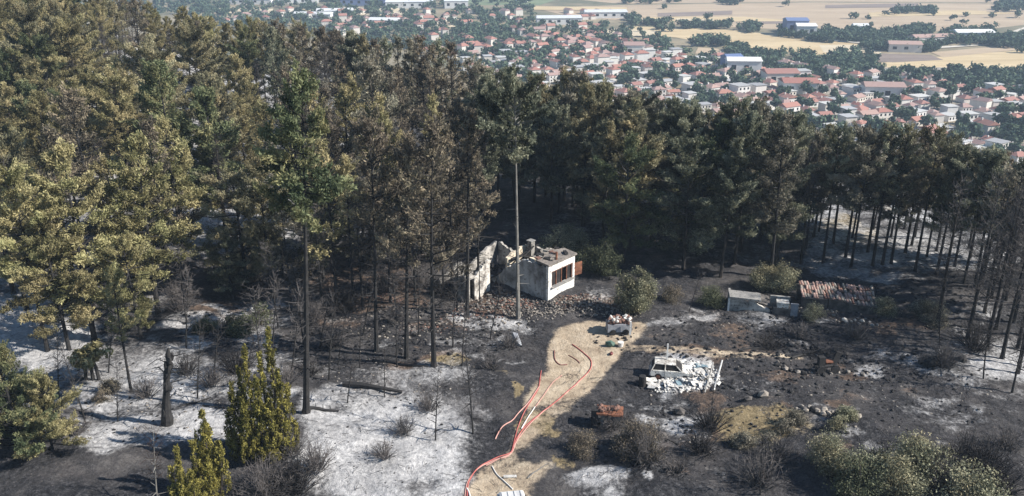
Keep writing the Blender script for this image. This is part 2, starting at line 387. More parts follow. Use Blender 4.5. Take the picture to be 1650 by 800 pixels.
# ------------------------------------------------------------------ the burnt hillside
def axis(fine0, fine1, step, far0, far1, grow=1.16):
    a = list(np.arange(fine0, fine1+1e-6, step)); s = step; q = a[0]; lo = []
    while q > far0: s *= grow; q -= s; lo.append(q)
    s = step; q = a[-1]; hi = []
    while q < far1: s = min(s*grow, 14); q += s; hi.append(q)
    return np.array(lo[::-1]+a+hi)
ax = axis(-46, 58, 0.34, -330, 330); ay = axis(44, 92, 0.34, -60, 640)
X, Y = np.meshgrid(ax, ay); x, y = X.ravel(), Y.ravel()
z = tz(x, y)
PX, PY = proj(x, y, z)
near = smooth((150-np.hypot(x, y))/60)
z = z + near*(0.34*(noise2(x, y, 3, 1.9)-0.5) + 0.24*(noise2(x, y, 4, 0.8)-0.5))*(1-.7*in_poly(PX, PY, [(860, 520), (1040, 510), (930, 660), (850, 830), (730, 830), (830, 700)]))
big = noise2(x, y, 11, 9.0); med = noise2(x, y, 12, 3.2); sml = noise2(x, y, 13, 1.3)
QX = PX + 75*(noise2(x, y, 41, 5.0)-.5) + 34*(noise2(x, y, 42, 1.7)-.5)
QY = PY + 34*(noise2(x, y, 43, 5.0)-.5) + 18*(noise2(x, y, 44, 1.7)-.5)
def blob(cx, cy, rx, ry, a=1.0, rot=0.0):
    c, s_ = math.cos(rot), math.sin(rot); u = ((QX-cx)*c+(QY-cy)*s_)/rx; w = (-(QX-cx)*s_+(QY-cy)*c)/ry
    return a*np.clip((1.35-np.sqrt(u*u+w*w))/.8, 0, 1)
ash = np.zeros_like(x)
for b in [(650, 700, 130, 85, 1.0), (545, 730, 75, 70, 1.0), (520, 690, 50, 40, .95), (600, 770, 110, 60, .95), (700, 770, 70, 50, .75), (690, 620, 130, 45, .5), (760, 670, 45, 40, .55),
          (620, 600, 100, 22, .45), (250, 610, 140, 60, .75), (260, 690, 130, 35, .85), (330, 685, 50, 45, 1.0), (180, 705, 90, 25, .7), (60, 560, 100, 60, .9), (30, 480, 70, 40, .75),
          (330, 370, 90, 45, .8), (390, 320, 60, 30, .7), (560, 240, 60, 25, .8), (100, 430, 90, 50, .45), (420, 560, 70, 50, .55),
          (1610, 590, 70, 40, .62), (1540, 550, 60, 18, .5), (1090, 520, 60, 14, .65), (955, 780, 42, 18, 1.0), (1035, 778, 16, 7, .8), (1085, 692, 40, 20, .85), (1120, 712, 20, 12, .6), (1020, 690, 25, 12, .5),
          (1380, 590, 30, 16, .7), (1440, 570, 70, 14, .4), (1120, 610, 55, 32, .85), (1090, 628, 45, 20, .8), (1230, 515, 60, 10, .45), (850, 515, 30, 10, .6), (840, 550, 14, 14, .3),
          (1560, 680, 50, 20, .3), (1380, 440, 110, 24, .62), (960, 470, 40, 14, .45), (1000, 330, 90, 40, .3), (1020, 720, 30, 14, .35)]:
    ash = np.maximum(ash, blob(*b))
_g = random.Random(77)
for _ in range(95):
    ash = np.maximum(ash, blob(_g.uniform(1040, 1650), _g.uniform(495, 770), _g.uniform(14, 60), _g.uniform(4, 13), _g.uniform(.12, .42), _g.uniform(-.1, .15)))
for _ in range(40):
    ash = np.maximum(ash, blob(_g.uniform(440, 860), _g.uniform(500, 600), _g.uniform(14, 50), _g.uniform(4, 10), _g.uniform(.25, .5), _g.uniform(-.1, .15)))
for _ in range(50):
    ash = np.maximum(ash, blob(_g.uniform(0, 480), _g.uniform(480, 720), _g.uniform(20, 70), _g.uniform(5, 14), _g.uniform(.4, .8), _g.uniform(-.1, .15)))
behind = smooth((430-PY)/60)*smooth((700-PX)/200)
ash = np.maximum(ash, behind*0.62)
ash = np.maximum(ash, (.22+.3*smooth((PX-1280)/40))*smooth((455-PY)/30)*smooth((PX-760)/60))
ash = np.clip(ash*(0.78+0.70*med) + 0.34*(big-0.5) + 0.22*(sml-0.5) + 0.10*(med-.5), 0, 1)
TRACK = [(905, 520), (960, 517), (1003, 522), (1030, 514), (1040, 528), (1012, 560), (975, 600), (940, 640), (905, 680), (872, 712), (845, 735), (838, 748), (865, 752), (895, 740), (880, 765), (862, 800), (855, 830), (735, 830), (745, 795), (775, 755), (822, 735), (838, 700), (846, 660), (838, 640), (872, 600), (885, 565)]
tr = in_poly(.75*PX+.25*QX, .7*PY+.3*QY, TRACK).astype(float)
G = tr.reshape(X.shape)
for _ in range(5): G = (G + np.roll(G, 1, 0) + np.roll(G, -1, 0) + np.roll(G, 1, 1) + np.roll(G, -1, 1))/5
sand = G.ravel()*(0.72+0.5*med)
sand *= 1-0.22*smooth((PY-690)/30)
sand *= 1-0.42*blob(890, 680, 50, 38)-0.25*np.clip(noise2(x, y, 15, 2.2)-.55, 0, 1)*2
def seg(pts, wdt):
    d = np.full_like(x, 1e9)
    for (x0, y0), (x1, y1) in zip(pts[:-1], pts[1:]):
        a0, a1 = gp(x0, y0), gp(x1, y1); dx, dy = a1.x-a0.x, a1.y-a0.y; L = dx*dx+dy*dy
        t = np.clip(((x-a0.x)*dx+(y-a0.y)*dy)/L, 0, 1)
        d = np.minimum(d, np.hypot(x-a0.x-t*dx, y-a0.y-t*dy))
    return np.clip(1.3-d/wdt, 0, 1)
sand = np.maximum(sand, 0.72*seg([(1010, 557), (1100, 561), (1200, 570), (1290, 578)], 0.42))
sand = np.maximum(sand, 0.56*seg([(1000, 562), (1100, 568), (1210, 578)], 0.5))
litter = np.zeros_like(x)
for b in [(370, 500, 90, 25, .9), (620, 580, 40, 8, .7), (700, 575, 60, 12, .75), (60, 760, 140, 45, .26), (620, 480, 60, 20, .8), (800, 480, 90, 22, .75), (960, 485, 50, 14, .8), (1340, 655, 40, 14, .7), (1400, 520, 80, 12, .6), (1130, 650, 60, 20, .5), (580, 440, 120, 50, .55), (560, 520, 80, 20, .5), (690, 520, 90, 20, .5), (1480, 520, 50, 14, .6), (1240, 560, 90, 14, .4), (930, 700, 60, 30, .3)]:
    litter = np.maximum(litter, blob(*b))
for _ in range(34):
    litter = np.maximum(litter, blob(_g.uniform(1040, 1640), _g.uniform(500, 780), _g.uniform(16, 60), _g.uniform(5, 16), _g.uniform(.35, .75)))
litter = np.clip(litter*(0.6+0.7*med), 0, 1)
grass = np.zeros_like(x)
for b in [(1230, 700, 110, 34, .85), (1200, 690, 60, 24, .8), (1590, 790, 60, 22, .8), (800, 590, 20, 20, .4), (815, 622, 16, 10, .9), (720, 580, 50, 9, .8), (880, 690, 40, 40, .7), (1370, 365, 60, 25, .8), (900, 760, 20, 20, .5)]:
    grass = np.maximum(grass, blob(*b))
slope = smooth((np.hypot(x, y)-np.interp(np.arctan2(x, np.maximum(y, 1)), EDGE_AZ, EDGE_D))/60)
grass = np.clip(np.maximum(grass*(0.6+0.7*med), slope*0.6), 0, 1)
ny, nx = X.shape
I = np.arange(nx*ny).reshape(ny, nx)
Q = np.stack([I[:-1, :-1], I[:-1, 1:], I[1:, 1:], I[1:, :-1]], -1).reshape(-1, 4)
me = bpy.data.meshes.new('ground'); me.vertices.add(nx*ny); me.vertices.foreach_set('co', np.stack([x, y, z], 1).ravel())
me.loops.add(Q.size); me.loops.foreach_set('vertex_index', Q.ravel().astype(np.int32))
me.polygons.add(len(Q)); me.polygons.foreach_set('loop_start', np.arange(0, Q.size, 4, dtype=np.int32)); me.polygons.foreach_set('loop_total', np.full(len(Q), 4, dtype=np.int32))
me.polygons.foreach_set('use_smooth', np.ones(len(Q), bool))
for nme, arr in (('ash', ash), ('sand', sand), ('litter', litter), ('grass', grass)):
    a_ = me.attributes.new(nme, 'FLOAT', 'POINT'); a_.data.foreach_set('value', arr.astype(np.float32))
me.update(calc_edges=True)
ground = structure(link('ground', me, 'burnt_ground'))
GZ = z.reshape(ny, nx); AXL, AYL = ax.tolist(), ay.tolist()
def gz(px_, py_):
    """height of the built ground mesh"""
    i = min(max(bisect.bisect_left(AXL, px_)-1, 0), nx-2); j = min(max(bisect.bisect_left(AYL, py_)-1, 0), ny-2)
    fu = (px_-ax[i])/(ax[i+1]-ax[i]); fv = (py_-ay[j])/(ay[j+1]-ay[j])
    return float((GZ[j, i]*(1-fu)+GZ[j, i+1]*fu)*(1-fv)+(GZ[j+1, i]*(1-fu)+GZ[j+1, i+1]*fu)*fv)
def at(px, py, dz=0.0):
    q = gp(px, py); q.z = gz(q.x, q.y)+dz; return q

# the plain far below, to the horizon
mb = MB(); mb.add([(-9000, 60, PLAIN-0.6), (9000, 60, PLAIN-0.6), (9000, 14000, PLAIN-0.6), (-9000, 14000, PLAIN-0.6)], [(0, 1, 2, 3)])
structure(mb.build('plain', 'plain_ground'))
def sheet(name, poly, mat, dz):
    pts = [gp(a, b, PLAIN) for a, b in poly]; mb = MB(); n = len(pts)
    mb.add([(q.x, q.y, PLAIN+dz-0.6) for q in pts], [tuple(range(n))])
    return structure(mb.build(name, mat))
FIELDS = [
 ([(860, 12), (1000, 8), (1300, 4), (1700, 6), (1700, 34), (1560, 50), (1400, 48), (1240, 46), (1030, 36), (900, 22)], 'field_brown'),
 ([(1000, -22), (1700, -30), (1700, 4), (1300, 2), (1000, 6), (900, -4)], 'field_brown'),
 ([(700, -8), (880, -14), (900, -2), (870, 8), (720, 8)], 'field_green'),
 ([(1020, 42), (1180, 48), (1300, 62), (1420, 74), (1430, 84), (1280, 84), (1180, 78), (1090, 60), (1000, 52)], 'field_straw'),
 ([(1390, 104), (1500, 92), (1700, 76), (1700, 120), (1560, 118), (1460, 120), (1390, 116)], 'field_straw'),
 ([(1320, 72), (1420, 72), (1420, 86), (1330, 88)], 'field_pale'),
 ([(1420, 86), (1500, 88), (1520, 96), (1440, 100), (1390, 98)], 'field_dark'),
 ([(1500, 84), (1700, 66), (1700, 74), (1520, 92)], 'field_brown'),
 ([(1125, 76), (1180, 80), (1170, 90), (1120, 86)], 'field_brown'),
 ([(1212, 33), (1266, 33), (1264, 38), (1210, 38)], 'field_dark'),
 ([(1060, 21), (1180, 17), (1180, 23), (1060, 27)], 'field_dark'),
 ([(1330, 8), (1480, 5), (1480, 11), (1330, 13)], 'field_dark'),
 ([(1400, 20), (1560, 16), (1640, 22), (1400, 27)], 'field_straw'),
 ([(1030, 27), (1200, 27), (1290, 34), (1080, 35)], 'field_straw'),
 ([(520, 12), (640, 11), (665, 20), (640, 25), (540, 24)], 'field_pale'),
 ([(345, 13), (440, 14), (440, 21), (345, 21)], 'field_pale'),
 ([(455, 16), (505, 13), (495, 23), (462, 25)], 'field_straw'),
 ([(700, 34), (760, 30), (755, 42), (700, 46)], 'field_pale'),
 ([(945, 48), (1000, 46), (1060, 50), (1050, 58), (950, 58)], 'field_pale'),
 ([(1290, 86), (1330, 84), (1340, 92), (1300, 94)], 'field_straw'),
 ([(1090, 30), (1150, 31), (1150, 34), (1090, 34)], 'field_pale'),
 ([(860, 10), (1010, 12), (1010, 18), (860, 16)], 'field_straw'),
]
for k, (poly, mt) in enumerate(FIELDS): sheet('field', poly, mt, 0.10+0.02*k)
for poly in ([(1610, 58), (1650, 44), (1700, 34), (1700, 37), (1652, 47), (1618, 60), (1585, 72), (1578, 71)], [(1395, 118), (1300, 104), (1200, 96), (1200, 94), (1300, 101), (1395, 114)],
             [(690, 26), (700, 40), (704, 52), (708, 52), (703, 39), (693, 25)], [(1300, 60), (1500, 76), (1600, 70), (1600, 72), (1500, 79), (1300, 63)]):
    sheet('road', poly, 'road_pale', 0.62)
    
# ------------------------------------------------------------------ tree makers (each returns trunk mesh and crown mesh)
def trunk_mesh(name, H, r0, bend, seed, limbs, sides=7, stubs=0):
    g = random.Random(seed); mb = MB(); n = 9
    ph = g.uniform(0, 6.28); pts, rad = [], []
    for i in range(n):
        t = i/(n-1); a = bend*(t*t*0.8+0.15*math.sin(3.1*t+ph))
        pts.append(Vector((a*math.cos(ph), a*math.sin(ph), H*t-0.3*(i == 0)))); rad.append(r0*(1-0.86*t)*(1.25 if i == 0 else 1))
    mb.tube([pts[0], pts[0].lerp(pts[1], .22), pts[0].lerp(pts[1], .5)]+pts[1:], [r0*1.75, r0*1.12, r0*.98]+rad[1:], sides)
    def axis_at(t):
        f = t*(n-1); i = min(int(f), n-2); return pts[i].lerp(pts[i+1], f-i)
    for (t, ends, r) in limbs:
        a = axis_at(t); mb.tube([a]+[a+Vector(e) for e in ends], [r*(1-0.75*k/len(ends)) for k in range(len(ends)+1)], 3, False)
    for _ in range(stubs):
        t = g.uniform(0.15, 0.55); a = axis_at(t); an = g.uniform(0, 6.28); L = g.uniform(0.4, 1.6)
        mb.tube([a, a+Vector((math.cos(an)*L, math.sin(an)*L, g.uniform(-.3, .25)*L))], [0.05, 0.015], 3, False)
    return mb.mesh(name), axis_at
def sprays(name, B, D, Ln, tint, per, size, seed, rad=0.15, aspect=0.34):
    """needle faces along branchlets: starts B, directions D, lengths Ln, one tint each"""
    g = np.random.default_rng(seed); B = np.asarray(B, float); D = np.asarray(D, float); Ln = np.asarray(Ln, float); tint = np.asarray(tint, float)
    k = np.maximum((per*Ln/np.mean(Ln)).astype(int), 4); idx = np.repeat(np.arange(len(B)), k); n = len(idx)
    q = 0.12+0.95*g.random(n)**0.8
    P = B[idx]+D[idx]*(Ln[idx]*q)[:, None]
    o = g.normal(size=(n, 3)); P = P+o*rad*(1.25-0.55*q)[:, None]; P[:, 2] += 0.10*q*Ln[idx]
    U = unit(D[idx]*0.9+np.array([0, 0, .25])+0.75*g.normal(size=(n, 3)))
    N = unit(np.cross(U, g.normal(size=(n, 3)))+0.45*unit(o)+np.array([0, 0, .25])); V_ = unit(np.cross(N, U))
    sz = size*(0.55+0.9*g.random(n))
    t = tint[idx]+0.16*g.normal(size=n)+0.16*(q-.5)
    return quads_mesh(name, P, U*sz[:, None], V_*(sz*aspect)[:, None], t)
def pine(name, seed, H, cb, Rc, prof, nb=60, per=150, size=0.15, r0=0.2, bend=0.5, pad=0.72, flat=0.55, rise=0.25, stubs=8, keep=1.0, pads=None, aspect=0.34):
    g = random.Random(seed); limbs = []; B = []; D = []; Ln = []; Ti = []
    az = g.uniform(0, 6.28); lop = g.uniform(0, 6.28); ph = [g.uniform(0, 6.28) for _ in range(3)]; dens = per/150.0
    for i in range(nb):
        s = (i+g.uniform(-.6, 1.6))/nb; s = min(max(s, 0), 1); t = cb+(1-cb)*s*0.97; az += 2.4+g.uniform(-1.0, 1.0)
        lump = 1+0.22*math.cos(az-lop)+0.16*math.sin(7*s+ph[0]+az)+0.12*math.sin(13*s+ph[1])
        L = max(Rc*prof(s)*g.choice([.45, .7, .9, 1.0, 1.1, 1.22])*lump, 0.3)
        el = rise+0.7*s*s+g.uniform(-.32, .32)
        d = Vector((math.cos(az)*math.cos(el), math.sin(az)*math.cos(el), math.sin(el)))
        limbs.append((t, [d*L*0.55+Vector((0, 0, -0.05*L)), d*L+Vector((0, 0, 0.06*L))], 0.03+0.012*L))
        if g.random() > keep*0.93: continue
        lt = min(max(g.gauss(.5, .2), .05), .95); side = Vector((-d.y, d.x, 0))
        nbr = max(3, int(L*5.2*min(dens, 1.15)))
        for j in range(nbr):
            q = 1-0.72*(j+g.random()*.6)/nbr
            dd = (d*g.uniform(.5, 1.0)+side*g.uniform(-.95, .95)+Vector((0, 0, g.uniform(-.12, .75)))).normalized()
            B.append((t, d*L*q+Vector((0, 0, .05*q)))); D.append(tuple(dd)); Ln.append(g.uniform(.45, 1.05)*(.75+.12*Rc)); Ti.append(lt+g.gauss(0, .12))
    tm, ax_ = trunk_mesh(name+'_trunk', H, r0, bend, seed, limbs, stubs=stubs)
    BB = [tuple(ax_(t)+o) for t, o in B]
    for k in range(6): BB.append(tuple(ax_(1.0)+Vector((0, 0, -.3)))); D.append(tuple(Vector((g.gauss(0, .4), g.gauss(0, .4), 1)).normalized())); Ln.append(.8); Ti.append(.6)
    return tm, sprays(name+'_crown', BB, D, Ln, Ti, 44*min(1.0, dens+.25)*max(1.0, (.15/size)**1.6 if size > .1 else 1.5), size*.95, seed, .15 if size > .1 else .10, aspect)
def bare(name, seed, H, cb, Rc, prof, nb=50, r0=0.17, bend=0.5, rise=0.35, tw=5, thick=0.012, stubs=8):
    """a scorched tree: limbs and fine twigs only; the twigs are the crown"""
    g = random.Random(seed); limbs = []; T = []
    az = g.uniform(0, 6.28)
    for i in range(nb):
        s = (i+g.uniform(0, 1))/nb; t = cb+(1-cb)*s*0.97; az += 2.4+g.uniform(-.5, .5)
        L = max(Rc*prof(s)*g.uniform(0.55, 1.15), 0.3); el = rise+0.6*s+g.uniform(-.25, .25)
        d = Vector((math.cos(az)*math.cos(el), math.sin(az)*math.cos(el), math.sin(el)))
        limbs.append((t, [d*L*0.5+Vector((0, 0, -0.05*L)), d*L], 0.018+0.008*L)); T.append((t, d, L))
    tm, ax_ = trunk_mesh(name+'_trunk', H, r0, bend, seed, limbs, stubs=stubs)
    mb = MB()
    for t, d, L in T:
        a = ax_(t)
        for k in range(int(tw*max(L, 0.6))):
            q = g.uniform(0.25, 1.0); b = a+d*L*q
            e = Vector((g.gauss(0, 1), g.gauss(0, 1), g.gauss(0.25, 0.7))).normalized()*g.uniform(0.3, 0.9)+d*0.35
            mb.tube([b, b+e*0.55, b+e+Vector((0, 0, 0.12))], [thick*1.4, thick, thick*0.5], 3, False)
            for _ in range(2):
                f = b+e*g.uniform(.3, .9); e2 = Vector((g.gauss(0, 1), g.gauss(0, 1), g.gauss(.2, .7))).normalized()*g.uniform(.2, .5)
                mb.tube([f, f+e2], [thick*0.8, thick*0.4], 3, False)
    return tm, mb.mesh(name+'_twigs')
def shrub_bare(name, seed, Rr, Hh, n=70, thick=0.011):
    g = random.Random(seed); mb = MB(); st = MB()
    for _ in range(n):
        an = g.uniform(0, 6.28); sp = g.random()**0.7*Rr; h = Hh*g.uniform(0.5, 1)*(1-0.45*(sp/Rr)**2)
        b = Vector((math.cos(an)*sp*0.25, math.sin(an)*sp*0.25, -0.1)); e = Vector((math.cos(an)*sp, math.sin(an)*sp, h))
        m_ = b.lerp(e, 0.55)+Vector((g.uniform(-.15, .15), g.uniform(-.15, .15), 0.12*h))
        st.tube([b, m_, e], [thick*2.4, thick*1.7, thick*0.7], 3, False)
        for _ in range(6):
            q = g.uniform(.35, 1); f = b.lerp(m_, q*1.6) if q < .6 else m_.lerp(e, (q-.55)/.45)
            e2 = Vector((g.gauss(0, 1)+math.cos(an)*.5, g.gauss(0, 1)+math.sin(an)*.5, g.gauss(.5, .7))).normalized()*g.uniform(.25, .6)*Hh*0.4
            mb.tube([f, f+e2], [thick, thick*0.5], 3, False)
    return st.mesh(name+'_stems'), mb.mesh(name+'_twigs')
def bushy(name, seed, Rr, Hh, nclump, per, size, flat=0.85, aspect=0.45, lobes=4):
    g = random.Random(seed); C = []; Rd = []; st = MB()
    L = [(Vector((g.uniform(-.55, .55)*Rr, g.uniform(-.55, .55)*Rr, 0)), g.uniform(.6, 1)) for _ in range(lobes)]
    for i in range(nclump):
        c, k = L[i % lobes]; an = g.uniform(0, 6.28); u = g.random()**0.55; el = math.asin(g.uniform(0.02, 1))
        q = c+Vector((math.cos(an)*math.cos(el)*u*Rr*0.62*k, math.sin(an)*math.cos(el)*u*Rr*0.62*k, 0.12*Hh+math.sin(el)*u*Hh*0.82*k))
        C.append(tuple(q)); Rd.append(0.26*min(Rr, Hh)*g.uniform(.55, 1.15))
        st.tube([c*0.35+Vector((0, 0, -0.2)), c*0.6+Vector((0, 0, 0.3*q.z)), q], [0.05, 0.03, 0.012], 3, False)
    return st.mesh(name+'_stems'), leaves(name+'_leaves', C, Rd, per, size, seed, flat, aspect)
def juniper(name, seed, spires, per=90, size=0.10):
    """upright scale-leaved juniper: pointed spires of vertical plumes"""
    g = random.Random(seed); C = []; Rd = []; st = MB()
    for (sx, sy, hh, rr) in spires:
        st.tube([(sx*.5, sy*.5, -.2), (sx, sy, hh*.5), (sx, sy, hh*.97)], [0.12, 0.07, 0.012], 5, False)
        rr *= .82; n = int(hh*rr*18)
        for _ in range(n):
            s = g.random()**1.15*(1.0 if g.random() < .93 else 1.04); r = rr*max(0, 1-s)**0.8*(0.35+0.65*g.random()**.5)*(1.0 if s > .1 else .75); an = g.uniform(0, 6.28)
            C.append((sx+math.cos(an)*r, sy+math.sin(an)*r, 0.25+s*(hh-0.3))); Rd.append(0.25*g.uniform(.6, 1.3)*(1-0.45*s))
    return st.mesh(name+'_stems'), sprays(name+'_plumes', C, [tuple(Vector((g.gauss(0, .22), g.gauss(0, .22), 1)).normalized()) for _ in C], [r_*2.9 for r_ in Rd], [min(.95, max(.05, g.gauss(.45, .22))) for _ in C], per*.62, size*.8, seed, .07, .4)

full = lambda s: (0.55+0.75*s if s < 0.4 else 0.85*(1-s)**0.55*1.36)          # rounded pine crown
cone = lambda s: 0.12+0.95*(1-s)**0.85                                          # younger, pointed
flatt = lambda s: 0.45+0.75*math.sin(math.pi*min(1, s*0.85+0.12))               # top-heavy
PR = {}
PR['full_a'] = pine('full_a', 1, 16.5, 0.36, 3.0, full, 64, 165, size=.12, keep=.9)
PR['full_b'] = pine('full_b', 2, 15.5, 0.30, 2.8, full, 62, 165, size=.12, keep=.88)
PR['full_c'] = pine('full_c', 3, 17.5, 0.42, 3.2, flatt, 56, 165, size=.12, keep=.9)
PR['low_a'] = pine('low_a', 31, 14.0, 0.16, 3.1, full, 62, 150, size=.115, rise=.15, stubs=10, keep=.74)
PR['low_b'] = pine('low_b', 32, 12.5, 0.18, 2.8, flatt, 54, 150, size=.115, rise=.12, stubs=10, keep=.74)
PR['cone_a'] = pine('cone_a', 4, 16.0, 0.26, 3.1, cone, 70, 150, rise=0.05)
PR['cone_b'] = pine('cone_b', 5, 14.0, 0.22, 2.7, cone, 62, 150, rise=0.1)
PR['thin_a'] = pine('thin_a', 6, 17.0, 0.45, 2.5, full, 52, 85, keep=0.72, stubs=18, size=0.14)
PR['thin_b'] = pine('thin_b', 7, 16.0, 0.40, 2.4, cone, 54, 70, keep=0.65, stubs=20, size=0.14)
PR['thin_c'] = pine('thin_c', 8, 18.5, 0.55, 2.3, flatt, 40, 90, keep=0.8, stubs=22, size=0.14)
PR['tall'] = pine('tall', 9, 24.0, 0.62, 2.9, cone, 56, 150, r0=0.27, rise=0.0, stubs=24, bend=0.3)
PR['tuft'] = pine('tuft', 10, 22.0, 0.74, 2.6, flatt, 34, 160, r0=0.22, rise=0.2, stubs=10, bend=0.25)
PR['young'] = pine('young', 11, 7.5, 0.06, 2.9, cone, 66, 210, r0=0.16, rise=0.35, stubs=0, bend=0.3, size=0.085, pad=.6)
PR['bare_a'] = bare('bare_a', 12, 15.0, 0.30, 2.4, cone, 54, tw=6)
PR['bare_b'] = bare('bare_b', 13, 13.0, 0.22, 2.2, full, 50, tw=6)
PR['bare_c'] = bare('bare_c', 14, 9.0, 0.25, 1.8, full, 34, r0=0.09, tw=5, bend=0.8)
PR['sapling'] = bare('sapling', 15, 6.5, 0.35, 0.9, full, 20, r0=0.07, tw=4, bend=0.7)
PR['shrub_a'] = shrub_bare('shrub_a', 16, 1.5, 1.9, 80)
PR['shrub_b'] = shrub_bare('shrub_b', 17, 1.1, 1.3, 60)
PR['shrub_c'] = shrub_bare('shrub_c', 18, 2.1, 2.8, 120)
PR['bush_a'] = bushy('bush_a', 19, 2.3, 3.0, 110, 190, 0.055)
PR['bush_b'] = bushy('bush_b', 20, 1.8, 2.2, 80, 170, 0.052)
PR['olive'] = bushy('olive', 21, 2.3, 5.0, 100, 220, 0.075)
PR['low'] = bushy('low', 22, 1.6, 1.3, 55, 140, 0.05)
PR['bush_thin'] = bushy('bush_thin', 25, 1.8, 2.2, 110, 60, 0.05)
PR['juniper'] = juniper('juniper', 23, [(-.1, 0, 8.4, .8), (1.5, .3, 9.9, .75), (.8, .1, 8.0, .8), (-1.2, -.2, 6.2, .75), (.5, -.9, 6.6, .85), (-.5, -1.0, 5.4, .8), (1.9, -.5, 6.8, .8), (1.2, -1.1, 5.2, .8), (-.7, .4, 6.9, .7), (2.3, .1, 5.4, .7), (-1.7, .2, 3.8, .7)])
PR['juniper_s'] = juniper('juniper_s', 24, [(0, 0, 6.4, .75), (-.8, -.3, 4.6, .7), (.7, -.3, 4.2, .7), (-.2, -1, 3.4, .8), (.3, .4, 5.3, .7), (-.4, .3, 4.9, .6), (-1.3, -.6, 2.9, .6)])

PARTS = {'trunk': ('trunk', 'crown')}
def plant(kind, name, loc, scale=1.0, mat_leaf='needles_olive', mat_trunk='bark_charred', rz=None, sz=1.0, tilt=0.0, parts=('trunk', 'crown')):
    o = bpy.data.objects.new(name, None); COL.objects.link(o); o.empty_display_size = 0.3
    o.location = loc; o.rotation_euler = (tilt, 0, rng.uniform(0, 6.28) if rz is None else rz); o.scale = (scale, scale, scale*sz)
    a, b = PR[kind]
    link(parts[0], a, mat_trunk, o); c_ = link(parts[1], b, mat_leaf, o)
    if parts[1] == 'twigs' or 'twig' in mat_leaf: c_['kind'] = 'stuff'
    return o
ORD = ['first', 'second', 'third', 'fourth', 'fifth', 'sixth', 'seventh', 'eighth', 'ninth', 'tenth', 'eleventh', 'twelfth', 'thirteenth', 'fourteenth', 'fifteenth', 'sixteenth', 'seventeenth', 'eighteenth', 'nineteenth', 'twentieth']
def rank(items, where, cat, group, row=9):
    """items: (object, phrase); rows by distance, then left to right, so that every label names one"""
    items = sorted(items, key=lambda t: t[0].location.y)
    for r in range(0, len(items), row):
        rowi = sorted(items[r:r+row], key=lambda t: t[0].location.x/max(t[0].location.y, 1))
        for k, (o, ph) in enumerate(rowi):
            tag(o, '%s %s, %s from left, %s row' % (ph, where, ORD[k], ORD[r//row]), cat, group)
KIND_WORD = {'needles_scorched': 'tan scorched pine', 'needles_straw': 'straw-yellow scorched pine', 'needles_green': 'green pine', 'needles_deep': 'dark green pine',
             'needles_olive': 'olive-brown pine', 'needles_grey': 'grey-brown singed pine', 'needles_singed': 'thin brown singed pine', 'twig_grey': 'bare grey burnt tree', 'twig_dark': 'bare blackened tree'}

# ------------------------------------------------------------------ forest
TL_X = [-60, 150, 240, 250, 300, 350, 420, 500, 560, 620, 700, 735, 760, 800, 850, 920, 1000, 1050, 1100, 1200, 1250, 1300, 1350, 1400, 1500, 1550, 1600, 1720]
TL_Y = [-60, -40, -10, 6, 14, 30, 33, 40, 50, 62, 72, 76, 104, 120, 128, 120, 150, 160, 165, 166, 190, 200, 212, 206, 215, 230, 250, 268]
TREES = []     # (x, y, crown radius) already standing
def free(x_, y_, dmin):
    return all((x_-a)**2+(y_-b)**2 > (dmin*(c if c else 1))**2 for a, b, c in TREES)
def stand(kind, px, py, top=None, **kw):
    """a tree whose base shows at (px, py) and whose top shows at height `top` in the photograph"""
    q = at(px, py, -0.05)
    H_ = {'full_a': 16.5, 'full_b': 15.5, 'full_c': 17.5, 'low_a': 14, 'low_b': 12.5, 'cone_a': 16, 'cone_b': 14, 'thin_a': 17, 'thin_b': 16, 'thin_c': 18.5, 'tall': 24, 'tuft': 22, 'young': 7.5, 'bare_a': 15, 'bare_b': 13, 'bare_c': 9, 'sapling': 6.5}[kind]
    s = 1.0
    if top is not None:
        d = ray(px, top); h = CAM_Z + d.z*(q.y/d.y) - q.z; s = h/H_
    wide = kw.pop('wide', 1.0); tx = kw.pop('tx', None); rz_ = kw.get('rz') or 0.0
    o = plant(kind, kw.pop('name', 'pine_tree'), q, s*wide, sz=1/wide, **kw); TREES.append((q.x, q.y, 1))
    if tx is not None:
        h = H_*s; d = ray(tx, top); X_ = d.x*(q.y/d.y); a = math.atan2(X_-q.x, h)
        o.rotation_euler = (Matrix.Rotation(a, 3, 'Y') @ Matrix.Rotation(rz_, 3, 'Z')).to_euler()
    return o
def note(o, label, cat='tree', group=None): return tag(o, label, cat, group)
note(stand('tall', 494, 668, 128, tx=492, mat_leaf='needles_green', mat_trunk='bark_charred', rz=0.4, wide=0.9), 'very tall pine with long bare black trunk and green top, left of the log')
note(stand('tuft', 835, 512, 150, tx=830, mat_leaf='needles_deep', mat_trunk='bark_grey', rz=1.0, wide=0.95), 'tall pale grey trunk with a dark tuft on top in front of the ruined house')
note(stand('thin_c', 608, 566, 205, tx=602, mat_leaf='needles_singed', rz=2.0, wide=.9), 'thin singed pine with black trunk, first of three left of the track')
note(stand('thin_a', 655, 576, 230, tx=655, mat_leaf='needles_singed', rz=0.2, wide=.9), 'thin singed pine with black trunk, middle of three left of the track')
note(stand('thin_b', 698, 590, 215, tx=690, mat_leaf='needles_singed', rz=4.1, wide=.9), 'thin singed pine with black trunk, right of three left of the track')
note(stand('thin_a', 752, 510, 190, tx=757, mat_leaf='needles_singed', rz=3.1), 'singed pine with dark trunk rising before the broken house wall')
note(stand('full_c', 76, 565, 285, mat_leaf='needles_straw', rz=0.0), 'thick straw-yellow pine with heavy black trunk at the left ash field')
note(stand('low_a', 152, 548, 250, mat_leaf='needles_straw', rz=1.2, wide=1.02), 'large straw-yellow pine at the left, right of the heavy-trunked one')
note(stand('low_b', 112, 565, 360, mat_leaf='needles_scorched', rz=2.2), 'shorter tan pine between two large yellow pines at the left')
